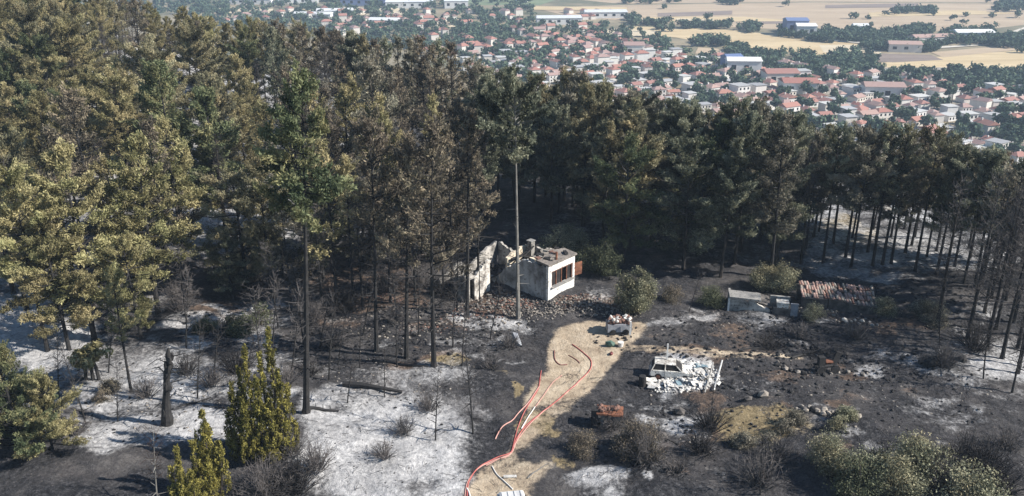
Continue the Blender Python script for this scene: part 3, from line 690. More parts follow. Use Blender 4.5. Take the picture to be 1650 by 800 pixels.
note(stand('thin_a', 212, 632, 440, mat_leaf='needles_straw', rz=2.9, wide=1.0), 'slim yellow-tufted pine standing in ash left of the blackened snag')
note(stand('low_a', 255, 505, 235, mat_leaf='needles_straw', rz=0.7, wide=1.08), 'broad layered yellow pine, brightest crown in the left half')
note(stand('low_a', 300, 440, 205, mat_leaf='needles_straw', rz=1.9, wide=1.05), 'yellow layered pine behind the brightest crown at the left')
note(stand('cone_b', 365, 390, 150, mat_leaf='needles_green', rz=0.3, wide=1.1), 'green pine over the pale clearing in the left wood')
note(stand('cone_a', 300, 395, 110, mat_leaf='needles_green', rz=2.3, wide=1.0), 'bright green pine deep in the left wood')
note(stand('full_b', 440, 480, 265, mat_leaf='needles_olive', rz=2.5), 'olive-brown pine left of the very tall green-topped one')
note(stand('thin_b', 545, 500, 240, mat_leaf='needles_scorched', rz=0.9), 'thin tan pine between the very tall one and the track')
note(stand('low_b', 20, 470, 250, mat_leaf='needles_scorched', rz=0.6), 'tan low-crowned pine at the left edge above the ash')
note(stand('low_a', 205, 478, 265, mat_leaf='needles_scorched', rz=1.6), 'tan low-crowned pine between the two largest yellow pines')
note(stand('low_b', 60, 450, 230, mat_leaf='needles_olive', rz=2.6), 'olive low-crowned pine at the left behind the heavy-trunked one')
note(stand('low_b', 228, 545, 390, mat_leaf='needles_straw', rz=3.6), 'small yellow pine hanging over the ash left of the snag')
note(stand('bare_b', 45, 500, 235, name='burnt_tree', mat_leaf='twig_grey', rz=1.1), 'grey twiggy burnt tree at the left edge among yellow pines', 'tree')
thk = []
for kind, px, py, top, mt in [('low_b', 400, 470, 290, 'needles_olive'), ('thin_b', 350, 470, 380, 'needles_deep'), ('low_b', 375, 480, 385, 'needles_deep'), ('thin_b', 470, 490, 330, 'needles_grey'), ('bare_b', 520, 505, 300, 'twig_grey'), ('bare_c', 450, 530, 390, 'twig_grey'), ('thin_a', 570, 480, 260, 'needles_scorched'),
    ('bare_b', 585, 500, 320, 'twig_dark'), ('thin_b', 630, 490, 300, 'needles_singed'), ('bare_c', 640, 510, 380, 'twig_grey'), ('bare_b', 670, 490, 320, 'twig_dark'), ('low_b', 520, 450, 270, 'needles_olive'), ('thin_b', 715, 480, 290, 'needles_singed'), ('bare_c', 735, 500, 360, 'twig_dark'), ('bare_c', 300, 520, 400, 'twig_grey'),
    ('low_b', 600, 440, 270, 'needles_grey'), ('low_b', 660, 430, 250, 'needles_singed'), ('low_b', 720, 420, 230, 'needles_singed'), ('bare_c', 490, 555, 420, 'twig_grey')]:
    thk.append((stand(kind, px, py, top, name='burnt_tree' if kind.startswith('bare') else 'pine_tree', mat_leaf=mt, wide=1.15 if kind == 'low_b' else 1.0), KIND_WORD[mt]))
rank(thk, 'in the thicket beside the tallest pine', 'tree', 'trees of the thicket left of the house', 10)
thk = []
for px, py, top in [(1560, 545, 290), (1590, 560, 300), (1615, 575, 300), (1640, 560, 290), (1595, 535, 280), (1605, 530, 270), (1632, 520, 285), (1655, 590, 310), (1640, 600, 330), (1660, 540, 290)]:
    thk.append((stand(rng.choice(['bare_a', 'bare_b']), px, py, top, name='burnt_tree', mat_leaf=rng.choice(['twig_grey', 'twig_dark'])), 'tall bare burnt tree'))
rank(thk, 'at the right edge', 'tree', 'bare trees at the right edge', 10)
note(stand('bare_c', 425, 632, 470, name='burnt_tree', mat_leaf='twig_grey', rz=1.0), 'slender bare burnt tree behind the golden junipers', 'tree')
note(stand('sapling', 702, 712, 600, name='burnt_sapling', mat_leaf='twig_dark', rz=1.0), 'bare leaning sapling in the white ash left of the hoses', 'sapling')
note(stand('sapling', 762, 700, 560, name='burnt_sapling', mat_leaf='twig_dark', rz=2.6), 'bare black sapling nearest the red hoses on the ash', 'sapling')
note(stand('sapling', 138, 682, 560, name='burnt_sapling', mat_leaf='twig_dark', rz=3.6), 'bare black sapling in ash right of the young green pine', 'sapling')
note(stand('sapling', 580, 594, 500, name='burnt_sapling', mat_leaf='twig_dark', rz=0.6), 'charred short sapling left of three singed pines', 'sapling')
note(stand('bare_c', 1632, 632, 470, name='burnt_tree', mat_leaf='twig_dark', rz=0.9), 'forked bare tree standing in pale ash at the right edge', 'tree')
note(stand('sapling', 255, 815, 700, name='burnt_sapling', mat_leaf='leaves_rust', mat_trunk='bark_grey', rz=0.9), 'pale thin sapling with rusty top at the lower left edge', 'sapling')
note(stand('young', 36, 728, 572, mat_leaf='needles_green', rz=0.9, wide=1.0), 'bushy young green pine in the lower left corner')
note(stand('young', 85, 722, 615, mat_leaf='needles_straw', rz=2.9, wide=1.0), 'smaller yellowish young pine right of the corner one')
note(stand('young', -5, 705, 590, mat_leaf='needles_scorched', rz=2.0, wide=1.0), 'young tan pine cut by the left edge')
thk = []
for px, py, top in [(175, 600, 500), (318, 640, 520), (345, 610, 500), (190, 680, 590), (385, 660, 540), (470, 610, 470), (530, 610, 480), (560, 650, 560), (515, 560, 430), (640, 590, 480), (545, 590, 500), (730, 560, 440), (745, 590, 490), (675, 540, 420), (620, 640, 560), (300, 560, 440), (95, 640, 540), (440, 580, 450), (790, 545, 450), (585, 540, 410), (1110, 505, 440), (1515, 560, 470), (1585, 610, 500), (1225, 800, 700), (1145, 700, 610)]:
    o = stand('sapling', px, py, top, name='burnt_sapling', mat_leaf=rng.choice(['twig_dark', 'twig_dark', 'twig_grey']), tx=px+rng.uniform(-14, 14)); thk.append((o, 'thin bare blackened sapling'))
rank(thk, 'on the burnt clearing', 'sapling', 'thin burnt saplings on the clearing', 9)
for px, py, an, lab in [(455, 545, .3, 'fallen bare tree with raised twigs in the thicket left of the three singed pines'), (560, 535, 2.8, 'fallen bare tree on dark soil behind the three singed pines'), (330, 655, -.3, 'fallen bare branchy tree on ash between snag and junipers'), (680, 505, .8, 'fallen bare tree left of the ruined house'), (1270, 575, .1, 'fallen bare blackened tree beside the burnt machine'), (1090, 715, 2.4, 'fallen bare tree on black soil right of the scorched bushes')]:
    o = plant('bare_c', 'fallen_tree', at(px, py, .12), .62, 'twig_grey' if px < 600 else 'twig_dark', 'bark_charred', parts=('trunk', 'twigs'))
    o.rotation_euler = (Matrix.Rotation(an, 3, 'Z') @ Matrix.Rotation(R(84), 3, 'Y')).to_euler(); tag(o, lab, 'fallen tree')
for px, py, top, rz_, lab in [(772, 478, 250, .4, 'thin singed pine pressed against the left wing of the ruined house'), (730, 476, 215, 2.2, 'thin singed pine just left of the ruined house wing')]:
    note(stand('thin_b', px, py, top, mat_leaf='needles_singed', rz=rz_, wide=.9), lab)
# blackened snag and the tufted multi-trunk tree
t = thing('burnt_snag', 'thick blackened broken trunk standing in white ash at left', 'snag', at(268, 685, -0.1)); TREES.append((t.location.x, t.location.y, 1))
t.rotation_euler = (0, .17, 0)
mb = MB(); _p = [(rng.uniform(-.07, .07), rng.uniform(-.05, .05), .55*k) for k in range(13)]; mb.tube(_p, [max(.05, (.40-.021*k)*rng.uniform(.82, 1.2)) for k in range(12)]+[.05], 9)
for k in range(16): _z = rng.uniform(.6, 6.2); mb.stone((rng.uniform(-.22, .22), rng.uniform(-.25, .1), _z), (.35, .3, .7))
mb.build('trunk', 'charcoal', t)
for k, (z_, an, L) in enumerate([(3.6, 0.3, 2.6), (4.2, 2.7, 1.8), (4.9, -0.5, 2.4), (2.2, 0.9, 1.2), (5.3, 3.6, 1.5), (3.0, 5.2, 1.4), (5.8, .1, 2.2), (4.5, 0.0, 3.0), (1.5, 3.3, 1.0)]):
    mb = MB(); d = Vector((math.cos(an), math.sin(an), 0.1)); mb.tube([Vector((0, 0, z_)), d*L*.5+Vector((0, 0, z_+.35)), d*L+Vector((0, 0, z_-.3))], [.06, .04, .012], 4); mb.build('branch', 'charcoal', t)
q = at(148, 612, -0.1); t = thing('tufted_pine', 'low yellow pine tuft on three charred stems in the ash at left', 'tree', q)
for dx in (-.5, .1, .6):
    mb = MB(); mb.tube([(dx, 0, 0), (dx*.8, .1, 1.2), (dx*.5, 0, 2.3)], [.15, .13, .09], 6); mb.build('trunk', 'charcoal', t)
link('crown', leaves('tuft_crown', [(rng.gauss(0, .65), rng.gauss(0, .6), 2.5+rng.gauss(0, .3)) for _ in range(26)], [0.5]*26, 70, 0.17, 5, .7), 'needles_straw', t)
# junipers
j = plant('juniper', 'juniper', at(418, 735, -.1), 1.0, 'scales_gold', 'bark_scorched', rz=0.2, parts=('stem', 'foliage')); tag(j, 'tall golden-green juniper with several pointed spires', 'juniper')
j = plant('juniper_s', 'juniper', at(345, 800, -.1), 1.0, 'scales_gold', 'bark_scorched', rz=0.5, parts=('stem', 'foliage')); tag(j, 'smaller golden juniper left of the tall spired one', 'juniper')
j = plant('juniper_s', 'juniper', at(305, 850, -.1), .9, 'scales_gold', 'bark_scorched', rz=2.5, parts=('stem', 'foliage')); tag(j, 'low golden juniper cut by the bottom edge', 'juniper')
for a in ((418, 735), (345, 800), (305, 850)):
    q = gp(*a); TREES.append((q.x, q.y, 1))

CLEAR = [ # clearings where no forest tree stands (base pixels)
 [(0, 460), (60, 450), (180, 540), (330, 480), (470, 540), (540, 540), (740, 500), (800, 500), (1020, 500), (1160, 500), (1290, 520), (1420, 500), (1520, 540), (1700, 560), (1700, 900), (-100, 900), (-100, 520)],
 [(690, 400), (740, 380), (800, 372), (930, 385), (990, 440), (1160, 450), (1420, 455), (1420, 520), (740, 520)],
 [(300, 345), (410, 300), (420, 400), (330, 420), (270, 400)], [(535, 215), (600, 215), (600, 262), (535, 262)], [(330, 478), (440, 470), (470, 540), (330, 540)], [(1285, 425), (1500, 440), (1580, 480), (1580, 530), (1285, 500)]]
def clear(px, py): return any(bool(in_poly(np.array([px]), np.array([py]), P)[0]) for P in CLEAR)
zones = {'left': [], 'mid': [], 'back': [], 'right': []}
def choose(px, py, x_, y_):
    g = rng.random(); p2 = float(noise2(np.array([x_+500.]), np.array([y_+500.]), 21, 14.0)[0])
    if px < 420:
        if p2 > 0.60: return rng.choice(['bare_a', 'bare_b', 'thin_a', 'thin_b']), 'dark'
        m_ = 'needles_scorched' if g < .52 else 'needles_straw' if g < .62 else 'needles_olive' if g < .86 else 'needles_green'
        return rng.choice(['full_a', 'full_b', 'low_a', 'cone_a', 'low_b', 'low_a', 'full_c']), m_
    if px < 780 and py > 330:
        if g < .34: return rng.choice(['bare_a', 'bare_b']), 'dark'
        return rng.choice(['thin_a', 'thin_b', 'thin_c', 'full_b']), rng.choice(['needles_singed', 'needles_grey', 'needles_scorched'])
    if px < 780:
        if g < .22 or p2 > .7: return rng.choice(['bare_a', 'thin_b']), 'dark'
        return rng.choice(['thin_a', 'thin_b', 'full_b', 'full_a', 'thin_c']), rng.choice(['needles_grey', 'needles_olive', 'needles_singed', 'needles_deep', 'needles_olive'])
    if px < 1290:
        return rng.choice(['full_a', 'low_b', 'low_a', 'full_c', 'low_a', 'full_b'] if px > 860 else ['full_a', 'full_b', 'full_c', 'low_a']), rng.choice(['needles_deep', 'needles_deep', 'needles_deep', 'needles_olive', 'needles_green', 'needles_grey'])
    if g < .22: return rng.choice(['bare_a', 'bare_b']), 'dark'
    return rng.choice(['full_b', 'thin_a', 'thin_c', 'full_c', 'full_a']), rng.choice(['needles_grey', 'needles_olive', 'needles_grey', 'needles_deep'])
for k, px in enumerate(range(246, 1660, 17)):
    px = px+rng.uniform(-6, 6); az = math.atan((px-825)/F*1.06); r_ = edge1(az)-rng.uniform(1, 9); x_, y_ = r_*math.sin(az), r_*math.cos(az); z_ = tz1(x_, y_)
    qx, qy = map(float, proj(x_, y_, z_)); kind, mt = choose(qx, qy, x_, y_)
    if mt == 'dark': kind, mt = 'thin_b', 'needles_singed'
    ty = float(np.interp(qx, TL_X, TL_Y))+rng.choice([0, 2, 5, 12, 20])-4; d = ray(qx, ty)
    hh_ = CAM_Z+d.z*(y_/d.y)-z_; sc = hh_/{'full_a': 17.0, 'full_b': 16.0, 'full_c': 18.2, 'low_a': 14.5, 'low_b': 13, 'cone_a': 16.2, 'cone_b': 14.2, 'thin_a': 17.4, 'thin_b': 16.2, 'thin_c': 19}[kind]
    if not .45 < sc < 1.75: continue
    o = plant(kind, 'pine_tree', (x_, y_, gz(x_, y_)-.08), min(sc, 1.2), mt, 'bark_charred', sz=max(1.0, sc/1.2)); TREES.append((x_, y_, 1))
    zones['left' if qx < 420 else 'mid' if qx < 780 else 'back' if qx < 1290 else 'right'].append((o, KIND_WORD[mt]))
# dense foreground rows whose bases hide behind the crowns, then the wood itself
count = 0; QUOTA = {'left': 128, 'mid': 66, 'back': 66, 'right': 50}
for _ in range(40000):
    if count >= 310: break
    y_ = 62+(rng.random()**1.15)*185; x_ = rng.uniform(-1, 1)*(0.63*y_+4)
    z_ = tz1(x_, y_); px, py = proj(x_, y_, z_); px, py = float(px), float(py)
    if px < -60 or px > 1710 or py > 600: continue
    r_ = math.hypot(x_, y_); e_ = float(np.interp(math.atan2(x_, y_), EDGE_AZ, EDGE_D))
    if r_ > e_+6 or clear(px, py): continue
    if py > 540 and px > 200: continue
    zn = 'left' if px < 420 else 'mid' if px < 780 else 'back' if px < 1290 else 'right'
    if len(zones[zn]) >= QUOTA[zn]: continue
    dm = 2.5 if px > 1290 else 3.0 if px > 780 else 3.6 if px > 420 else 4.1 if y_ < 130 else 4.8
    if not free(x_, y_, dm): continue
    kind, mt = choose(px, py, x_, y_)
    hs = rng.uniform(.86, 1.14)
    ty = float(np.interp(px, TL_X, TL_Y))+abs(rng.gauss(0, 16))-3; d = ray(px, ty); cap = (CAM_Z+d.z*(y_/d.y)-z_)/{'full_a': 17.2, 'full_b': 16.2, 'full_c': 18.5, 'low_a': 14.6, 'low_b': 13.2, 'cone_a': 16.4, 'cone_b': 14.4, 'thin_a': 17.6, 'thin_b': 16.4, 'thin_c': 19.2, 'bare_a': 15.6, 'bare_b': 13.6}[kind]
    if cap < 0.55: continue
    hs = min(hs, cap)
    if mt == 'dark': mt = 'twig_grey' if kind.startswith('bare') and rng.random() < .6 else ('twig_dark' if kind.startswith('bare') else 'needles_singed')
    nm = 'burnt_tree' if kind.startswith('bare') else 'pine_tree'
    o = plant(kind, nm, (x_, y_, gz(x_, y_)-.08), hs, mt, 'bark_charred' if rng.random() < .7 else 'bark_scorched', tilt=rng.uniform(-.04, .04))
    TREES.append((x_, y_, 1)); count += 1
    zones['left' if px < 420 else 'mid' if px < 780 else 'back' if px < 1290 else 'right'].append((o, KIND_WORD[mt]))
rank(zones['left'], 'in the left wood', 'tree', 'trees of the left wood', 9)
rank(zones['mid'], 'left of the house', 'tree', 'trees left of the house', 9)
rank(zones['back'], 'behind the house', 'tree', 'trees behind the house', 9)
rank(zones['right'], 'in the right wood', 'tree', 'trees of the right wood', 9)
print('forest', {k: len(v_) for k, v_ in zones.items()})

# ------------------------------------------------------------------ bushes and burnt shrubs
for kind, px, py, s, mt, lab in [
    ('olive', 1018, 505, 1.0, 'leaves_sage', 'grey-green leafy tree right of the ruined house'),
    ('bush_a', 965, 440, 1.3, 'leaves_bush', 'dark leafy bush behind the right corner of the ruined house'),
    ('bush_b', 905, 405, 1.6, 'leaves_sage', 'grey-green bush just behind the ruined house roof'),
    ('bush_a', 1245, 468, 1.2, 'leaves_sage', 'pale leafy bush over the flat shed roof'),
    ('bush_thin', 1310, 518, .8, 'leaves_sage', 'small bush growing before the collapsed tile roof'),
    ('bush_thin', 1420, 500, 1.0, 'leaves_sage', 'dusty bush right of the collapsed tile roof'),
    ('bush_b', 1500, 520, 1.1, 'needles_grey', 'brown dry bush at the edge of the right wood'),
    ('bush_thin', 1085, 490, .9, 'needles_singed', 'thin brown scorched bush left of the flat shed'),
    ('bush_thin', 1140, 486, 1.1, 'leaves_bush', 'thin dark bush touching the shed wall'),
    ('bush_a', 1352, 770, 1.15, 'leaves_sage', 'green-grey bush at the lower right, left of three'),
    ('bush_a', 1450, 785, 1.45, 'leaves_sage', 'tallest green-grey bush at the lower right, middle of three'),
    ('bush_thin', 1545, 800, 1.7, 'leaves_sage', 'darker bush at the lower right, right of three'),
    ('bush_thin', 1395, 825, 1.5, 'leaves_bush', 'dark low bush on the bottom edge at right'),
    ('bush_thin', 1500, 750, 1.3, 'leaves_sage', 'pale bush behind three lower right bushes'),
    ('bush_thin', 1015, 738, 1.2, 'needles_singed', 'dense brown scorched bush below the rusty masonry block'),
    ('bush_thin', 945, 735, .9, 'needles_singed', 'scorched brown bush between the track and the dense one'),
    ('bush_thin', 1050, 740, 1.2, 'needles_singed', 'scorched brown bush right of the dense one'),
    ('low', 400, 525, 1.7, 'leaves_bush', 'low dark green bush on rusty litter at the left'),
    ('low', 350, 530, 1.3, 'leaves_bush', 'small dark bush left of the low green one on rusty litter'),
    ('bush_a', 390, 450, 1.2, 'needles_singed', 'brown scorched thicket in the left wood'),
    ('bush_b', 475, 440, 1.3, 'needles_singed', 'brown scorched thicket left of the very tall pine'),
    ('low', 175, 640, 1.0, 'needles_singed', 'low brown bush in ash at the left'),
    ('low', 1275, 690, 1.0, 'needles_grey', 'low dry brown bush on the straw patch at right'),
    ('low', 1215, 715, 1.1, 'needles_grey', 'low dry tuft of brush on the straw patch, nearer the camera'),
    ('low', 1360, 685, 1.0, 'leaves_sage', 'low grey-green bush beside the row of stones')]:
    o = plant(kind, 'leafy_bush' if 'tree' not in lab else 'olive_tree', at(px, py, -.05), s, mt, 'twig_dark', parts=('stem', 'foliage')); tag(o, lab, 'bush' if 'tree' not in lab else 'tree')
    TREES.append((o.location.x, o.location.y, 1))
SH = [('shrub_c', 430, 800, 1.1), ('shrub_c', 475, 790, 1.1), ('shrub_a', 510, 760, 1.1), ('shrub_a', 470, 735, 1.0), ('shrub_a', 650, 700, .8),
      ('shrub_c', 1040, 745, 1.0), ('shrub_a', 985, 690, 1), ('shrub_c', 1590, 770, 1.1), ('shrub_c', 1550, 760, 1.0), ('shrub_a', 1145, 690, 1.2), ('shrub_a', 1130, 730, 1.1),
      ('shrub_a', 1620, 720, 1.0), ('shrub_c', 1420, 770, 1.0), ('shrub_c', 1500, 775, 1.1), ('shrub_a', 1340, 745, 1.1), ('shrub_c', 1600, 800, 1.1), ('shrub_a', 1560, 740, 1.2), ('shrub_a', 300, 600, 1.0), ('shrub_a', 340, 620, 1.0), ('shrub_b', 120, 700, 1.2), ('shrub_a', 235, 640, 1.0), ('shrub_c', 380, 600, .9), ('shrub_b', 500, 600, 1.2), ('shrub_a', 460, 620, 1.0),
      ('shrub_c', 290, 500, 1.1), ('shrub_c', 560, 500, 1.0), ('shrub_c', 500, 520, 1.1), ('shrub_c', 620, 470, 1.1), ('shrub_c', 680, 460, 1.0), ('shrub_a', 640, 520, 1), ('shrub_a', 540, 560, 1.1), ('shrub_c', 720, 480, .9),
      ('shrub_a', 1250, 740, 1.0), ('shrub_b', 1090, 760, 1.1), ('shrub_a', 1240, 560, 1.0), ('shrub_b', 1290, 545, 1.2), ('shrub_a', 1380, 545, 1), ('shrub_c', 1570, 560, 1.1), ('shrub_c', 1520, 590, .9),
      ('shrub_a', 820, 560, .9), ('shrub_b', 790, 590, 1.1), ('shrub_a', 1225, 780, 1.4), ('shrub_c', 60, 420, 1.3), ('shrub_c', 20, 380, 1.3), ('shrub_c', 120, 400, 1.2), ('shrub_a', 690, 660, .9), ('shrub_b', 620, 740, 1.0), ('shrub_a', 30, 640, 1.0)]
sh = []
for kind, px, py, s in SH:
    mt = rng.choice(['twig_grey', 'twig_grey', 'twig_dark']); o = plant(kind, 'burnt_shrub', at(px, py, -.03), s, mt, mt, parts=('stem', 'twigs'))
    sh.append((o, 'bare grey burnt shrub' if mt == 'twig_grey' else 'bare blackened shrub'))
rank(sh, 'on the burnt ground', 'shrub', 'burnt shrubs on the clearing', 8)

# ------------------------------------------------------------------ the ruined house
A = at(883, 485); A.z = gz(A.x, A.y)-0.1
Lp, Rp = gp(808, 463), gp(921, 463)
ang = math.atan2(Rp.y-A.y, Rp.x-A.x)                    # the sunlit end wall runs along local +x
h = thing('ruined_house', 'roofless burnt white house with sunlit end wall and broken left wing', 'house', A, ang)
LX, LY, HW, T = 4.1, 5.6, 3.75, 0.28                     # end wall, long wall (towards local +y), height, thickness
mb = MB(); o0, o1, w0, w1 = 0.5, 3.8, 1.35, 3.05        # sunlit end wall with one wide window
mb.prism([(0, 0), (LX, 0), (LX, T), (0, T)], -.4, w0)
mb.prism([(0, 0), (o0, 0), (o0, T), (0, T)], w0, w1); mb.prism([(o1, 0), (LX, 0), (LX, T), (o1, T)], w0, w1)
mb.prism([(0, 0), (LX, 0), (LX, T), (0, T)], w1, HW)
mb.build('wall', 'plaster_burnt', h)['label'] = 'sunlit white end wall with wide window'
mb = MB()
def ragged(mb, x0, y0, x1, y1, z0, tops, th=T):
    """a wall along a line whose broken top follows `tops`"""
    tt = []; 
    for k in range(len(tops)-1): tt += [tops[k], (tops[k]*2+tops[k+1])/3+rng.uniform(-.14, .14), (tops[k]+2*tops[k+1])/3+rng.uniform(-.14, .14)]
    tops = tt+[tops[-1]]
    n = len(tops)-1; dx, dy = (x1-x0), (y1-y0); L = math.hypot(dx, dy); nx_, ny_ = -dy/L*th, dx/L*th
    v_ = []; f_ = []
    for k, t_ in enumerate(tops):
        a_ = k/n; bx_, by_ = x0+dx*a_, y0+dy*a_
        v_ += [(bx_, by_, z0), (bx_, by_, t_), (bx_+nx_, by_+ny_, z0), (bx_+nx_, by_+ny_, t_+rng.uniform(-.08, .08))]
    for k in range(n):
        i = 4*k; f_ += [(i, i+4, i+5, i+1), (i+2, i+3, i+7, i+6), (i+1, i+5, i+7, i+3)]
    f_ += [(0, 1, 3, 2), (4*n, 4*n+2, 4*n+3, 4*n+1)]
    mb.add(v_, f_)
mb = MB(); ragged(mb, 0, LY, 0, T, -.4, [2.1, 2.3, 2.9, 3.2, 3.55, 3.6, 3.58, 3.6, 3.6, 3.6], T); mb.build('wall', 'plaster_smoked_shaded', h)['label'] = 'smoke-stained long wall with broken top, shade painted into its grey'
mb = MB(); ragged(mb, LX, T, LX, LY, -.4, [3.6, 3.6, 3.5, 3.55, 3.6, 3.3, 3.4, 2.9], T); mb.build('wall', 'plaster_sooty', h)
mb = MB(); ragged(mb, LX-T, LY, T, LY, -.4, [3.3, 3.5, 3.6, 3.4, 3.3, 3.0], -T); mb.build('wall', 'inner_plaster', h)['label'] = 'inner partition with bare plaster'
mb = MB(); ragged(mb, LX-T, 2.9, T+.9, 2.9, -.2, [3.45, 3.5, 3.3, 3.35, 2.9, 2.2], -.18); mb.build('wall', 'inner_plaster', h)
# what is left of the roof: a sagging slab with a broken back edge, in pieces
for (p_, z_, tl, mt_) in [([(-.12, -.12), (LX+.2, -.12), (LX+.15, 1.5), (3.1, 1.9), (2.3, 1.45), (1.4, 1.75), (.7, 1.3), (-.1, 1.6)], HW+.02, .10, 'roof_brown'), ([(2.0, 1.95), (LX+.1, 1.7), (LX+.05, 3.4), (3.0, 3.6), (2.4, 2.9)], HW-.12, -.10, 'stone'), ([(.3, 1.8), (1.6, 2.0), (1.9, 2.7), (.9, 3.2), (.35, 2.5)], HW-.9, .35, 'inner_plaster')]:
    mb = MB(); n_ = len(p_); mb.add([(a_, b_, z_+tl*(b_-(0 if tl == .10 else 1.5))+rng.uniform(-.02, .02)) for a_, b_ in p_]+[(a_, b_, z_+.16+tl*(b_-(0 if tl == .10 else 1.5))+rng.uniform(-.03, .03)) for a_, b_ in p_], [tuple(range(n_))[::-1], tuple(range(n_, 2*n_))]+[(i, (i+1) % n_, n_+(i+1) % n_, n_+i) for i in range(n_)]); mb.build('roof_slab', mt_, h)
for k in range(14):
    mb = MB(); mb.box((rng.uniform(.2, LX-.2), rng.uniform(.3, 2.2), HW+.34+rng.uniform(0, .08)), (rng.uniform(.2, .7), rng.uniform(.15, .5), rng.uniform(.06, .2)), rng.uniform(0, 3), jit=.15); mb.build('debris', rng.choice(['stone', 'brick_red', 'charcoal', 'plaster_sooty']), h)
# soot over the window
for k in range(7):
    mb = MB(); y_ = 3.3+.33*k; mb.box((LX/2+rng.uniform(-.4, .4), y_, 2.9+rng.uniform(-.7, .6)), (LX*rng.uniform(.7, 1.0), .12, .14), rng.uniform(-.2, .2), 0, rng.uniform(-.35, .35)); mb.build('rafter', 'charcoal', h)
mb = MB(); mb.box((3.3, 5.1, 3.2), (.55, .55, 1.9), jit=.03); ch = mb.build('chimney', 'plaster_sooty', h)
mb = MB(); mb.box((3.3, 5.1, 4.2), (.68, .68, .1), jit=.05); mb.build('cap', 'concrete', ch)
mb = MB(); mb.box((1.5, .25, HW+.55), (.16, .16, .95)); mb.build('vent_pipe', 'rust', h)
mb = MB(); mb.prism([(T, T+.4), (LX-T, T+.4), (LX-T, 2.7), (T, 2.7)], -.3, 0.02); mb.build('floor', 'void', h)
# window: brick reveal, frame, mullions, burnt-out panes, open shutter
wd = MB(); 
for bx_ in (o0+.06, o1-.06): wd.box((bx_, .16, (w0+w1)/2), (.11, .24, w1-w0-.02))
wd.box(((o0+o1)/2, .16, w1-.07), (o1-o0-.25, .24, .12)); wd = wd.build('window', 'brick_red', h)
for k in range(3):
    mb = MB(); mb.box((o0+.85+.82*k, .17, (w0+w1)/2), (.09, .12, w1-w0-.15)); mb.build('mullion', 'rust', wd)
for k in range(4):
    if k == 2: continue
    mb = MB(); mb.box((o0+.44+.82*k, .2, (w0+w1)/2-.02), (.68, .02, w1-w0-.2)); mb.build('pane', 'void', wd)
mb = MB(); mb.box(((o0+o1)/2, .0, w0+.03), (o1-o0+.2, .5, .08)); mb.build('sill', 'concrete', wd)
mb = MB(); mb.box((LX+.55, -.02, 2.15), (.95, .06, 1.35), -.25); mb.build('shutter', 'rust', h)
# left wing, standing forward of the long wall: a broken sunlit end wall and stumps of the others
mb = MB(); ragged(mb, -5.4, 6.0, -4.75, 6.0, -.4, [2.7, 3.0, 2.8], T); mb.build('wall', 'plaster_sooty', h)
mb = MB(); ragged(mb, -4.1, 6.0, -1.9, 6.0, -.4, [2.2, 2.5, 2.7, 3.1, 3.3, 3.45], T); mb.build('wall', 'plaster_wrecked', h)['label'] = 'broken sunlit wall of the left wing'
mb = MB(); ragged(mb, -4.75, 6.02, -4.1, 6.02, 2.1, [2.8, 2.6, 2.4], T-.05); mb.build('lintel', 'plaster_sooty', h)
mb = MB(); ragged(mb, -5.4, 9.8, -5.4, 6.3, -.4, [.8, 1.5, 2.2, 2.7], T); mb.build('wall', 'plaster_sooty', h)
mb = MB(); ragged(mb, -1.9, 6.3, -1.9, 8.6, -.4, [3.3, 2.2, 1.2, .8], T); mb.build('wall', 'plaster_smoked_shaded', h)
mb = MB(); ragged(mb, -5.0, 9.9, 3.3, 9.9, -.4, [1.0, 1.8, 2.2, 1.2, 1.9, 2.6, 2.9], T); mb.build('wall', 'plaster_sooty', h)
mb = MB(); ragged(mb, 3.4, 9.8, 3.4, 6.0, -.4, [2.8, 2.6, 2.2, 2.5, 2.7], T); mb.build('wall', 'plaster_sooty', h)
mb = MB(); ragged(mb, -.02, 8.0, -.02, LY+.02, -.4, [.5, .7, 1.2, 2.0], T); mb.build('wall', 'plaster_smoked_shaded', h)
for k in range(16):
    mb = MB(); mb.box((rng.uniform(-4.6, 2.8), rng.uniform(6.6, 9.4), rng.uniform(.3, 1.7)), (rng.uniform(1.5, 3.0), .12, .14), rng.uniform(-1.2, 1.2), 0, rng.uniform(-.6, .6)); mb.build('beam', 'charcoal', h)
TREES.append((A.x, A.y, 2))
# rubble round the house, each stone too small to pick apart
def rubble(name, label, areas, mat, seed):
    g = random.Random(seed); mb = MB()
    for (cx, cy, rx, ry, n, s0, s1, hp) in areas:
        for _ in range(n):
            a_ = g.uniform(0, 6.28); u_ = g.random()**.6; q = gp(cx+math.cos(a_)*u_*rx, cy+math.sin(a_)*u_*ry); s_ = g.uniform(s0, s1)
            mb.stone((q.x, q.y, gz(q.x, q.y)+s_*.12+hp*(1-u_)*g.random()), (s_*g.uniform(.7, 1.3), s_*g.uniform(.6, 1.1), s_*g.uniform(.35, .8)), g)
    return stuff(mb.build(name, mat), label, 'rubble')
rubble('house_rubble', 'pale stones and plaster lumps heaped round the ruined house', [(940, 492, 60, 16, 230, .06, .30, .4), (800, 486, 70, 18, 170, .06, .30, .4), (860, 505, 50, 12, 160, .06, .26, .2), (845, 415, 30, 20, 140, .1, .36, .5), (1000, 500, 40, 14, 120, .06, .24, .2)], 'stone', 31)
rubble('sooty_rubble', 'dark sooty stones mixed through the rubble round the house', [(940, 492, 64, 18, 260, .08, .34, .4), (800, 488, 80, 20, 300, .08, .34, .4), (700, 510, 120, 24, 200, .08, .3, .1)], 'stone_sooty', 36)
rubble('brick_rubble', 'reddish brick rubble lying below the long wall of the house', [(820, 490, 50, 10, 200, .06, .26, .3), (930, 485, 40, 12, 120, .06, .24, .25), (620, 482, 30, 8, 70, .06, .22, .2), (770, 505, 60, 10, 140, .06, .22, .15), (700, 525, 60, 14, 80, .06, .2, .05)], 'brick_red', 32)
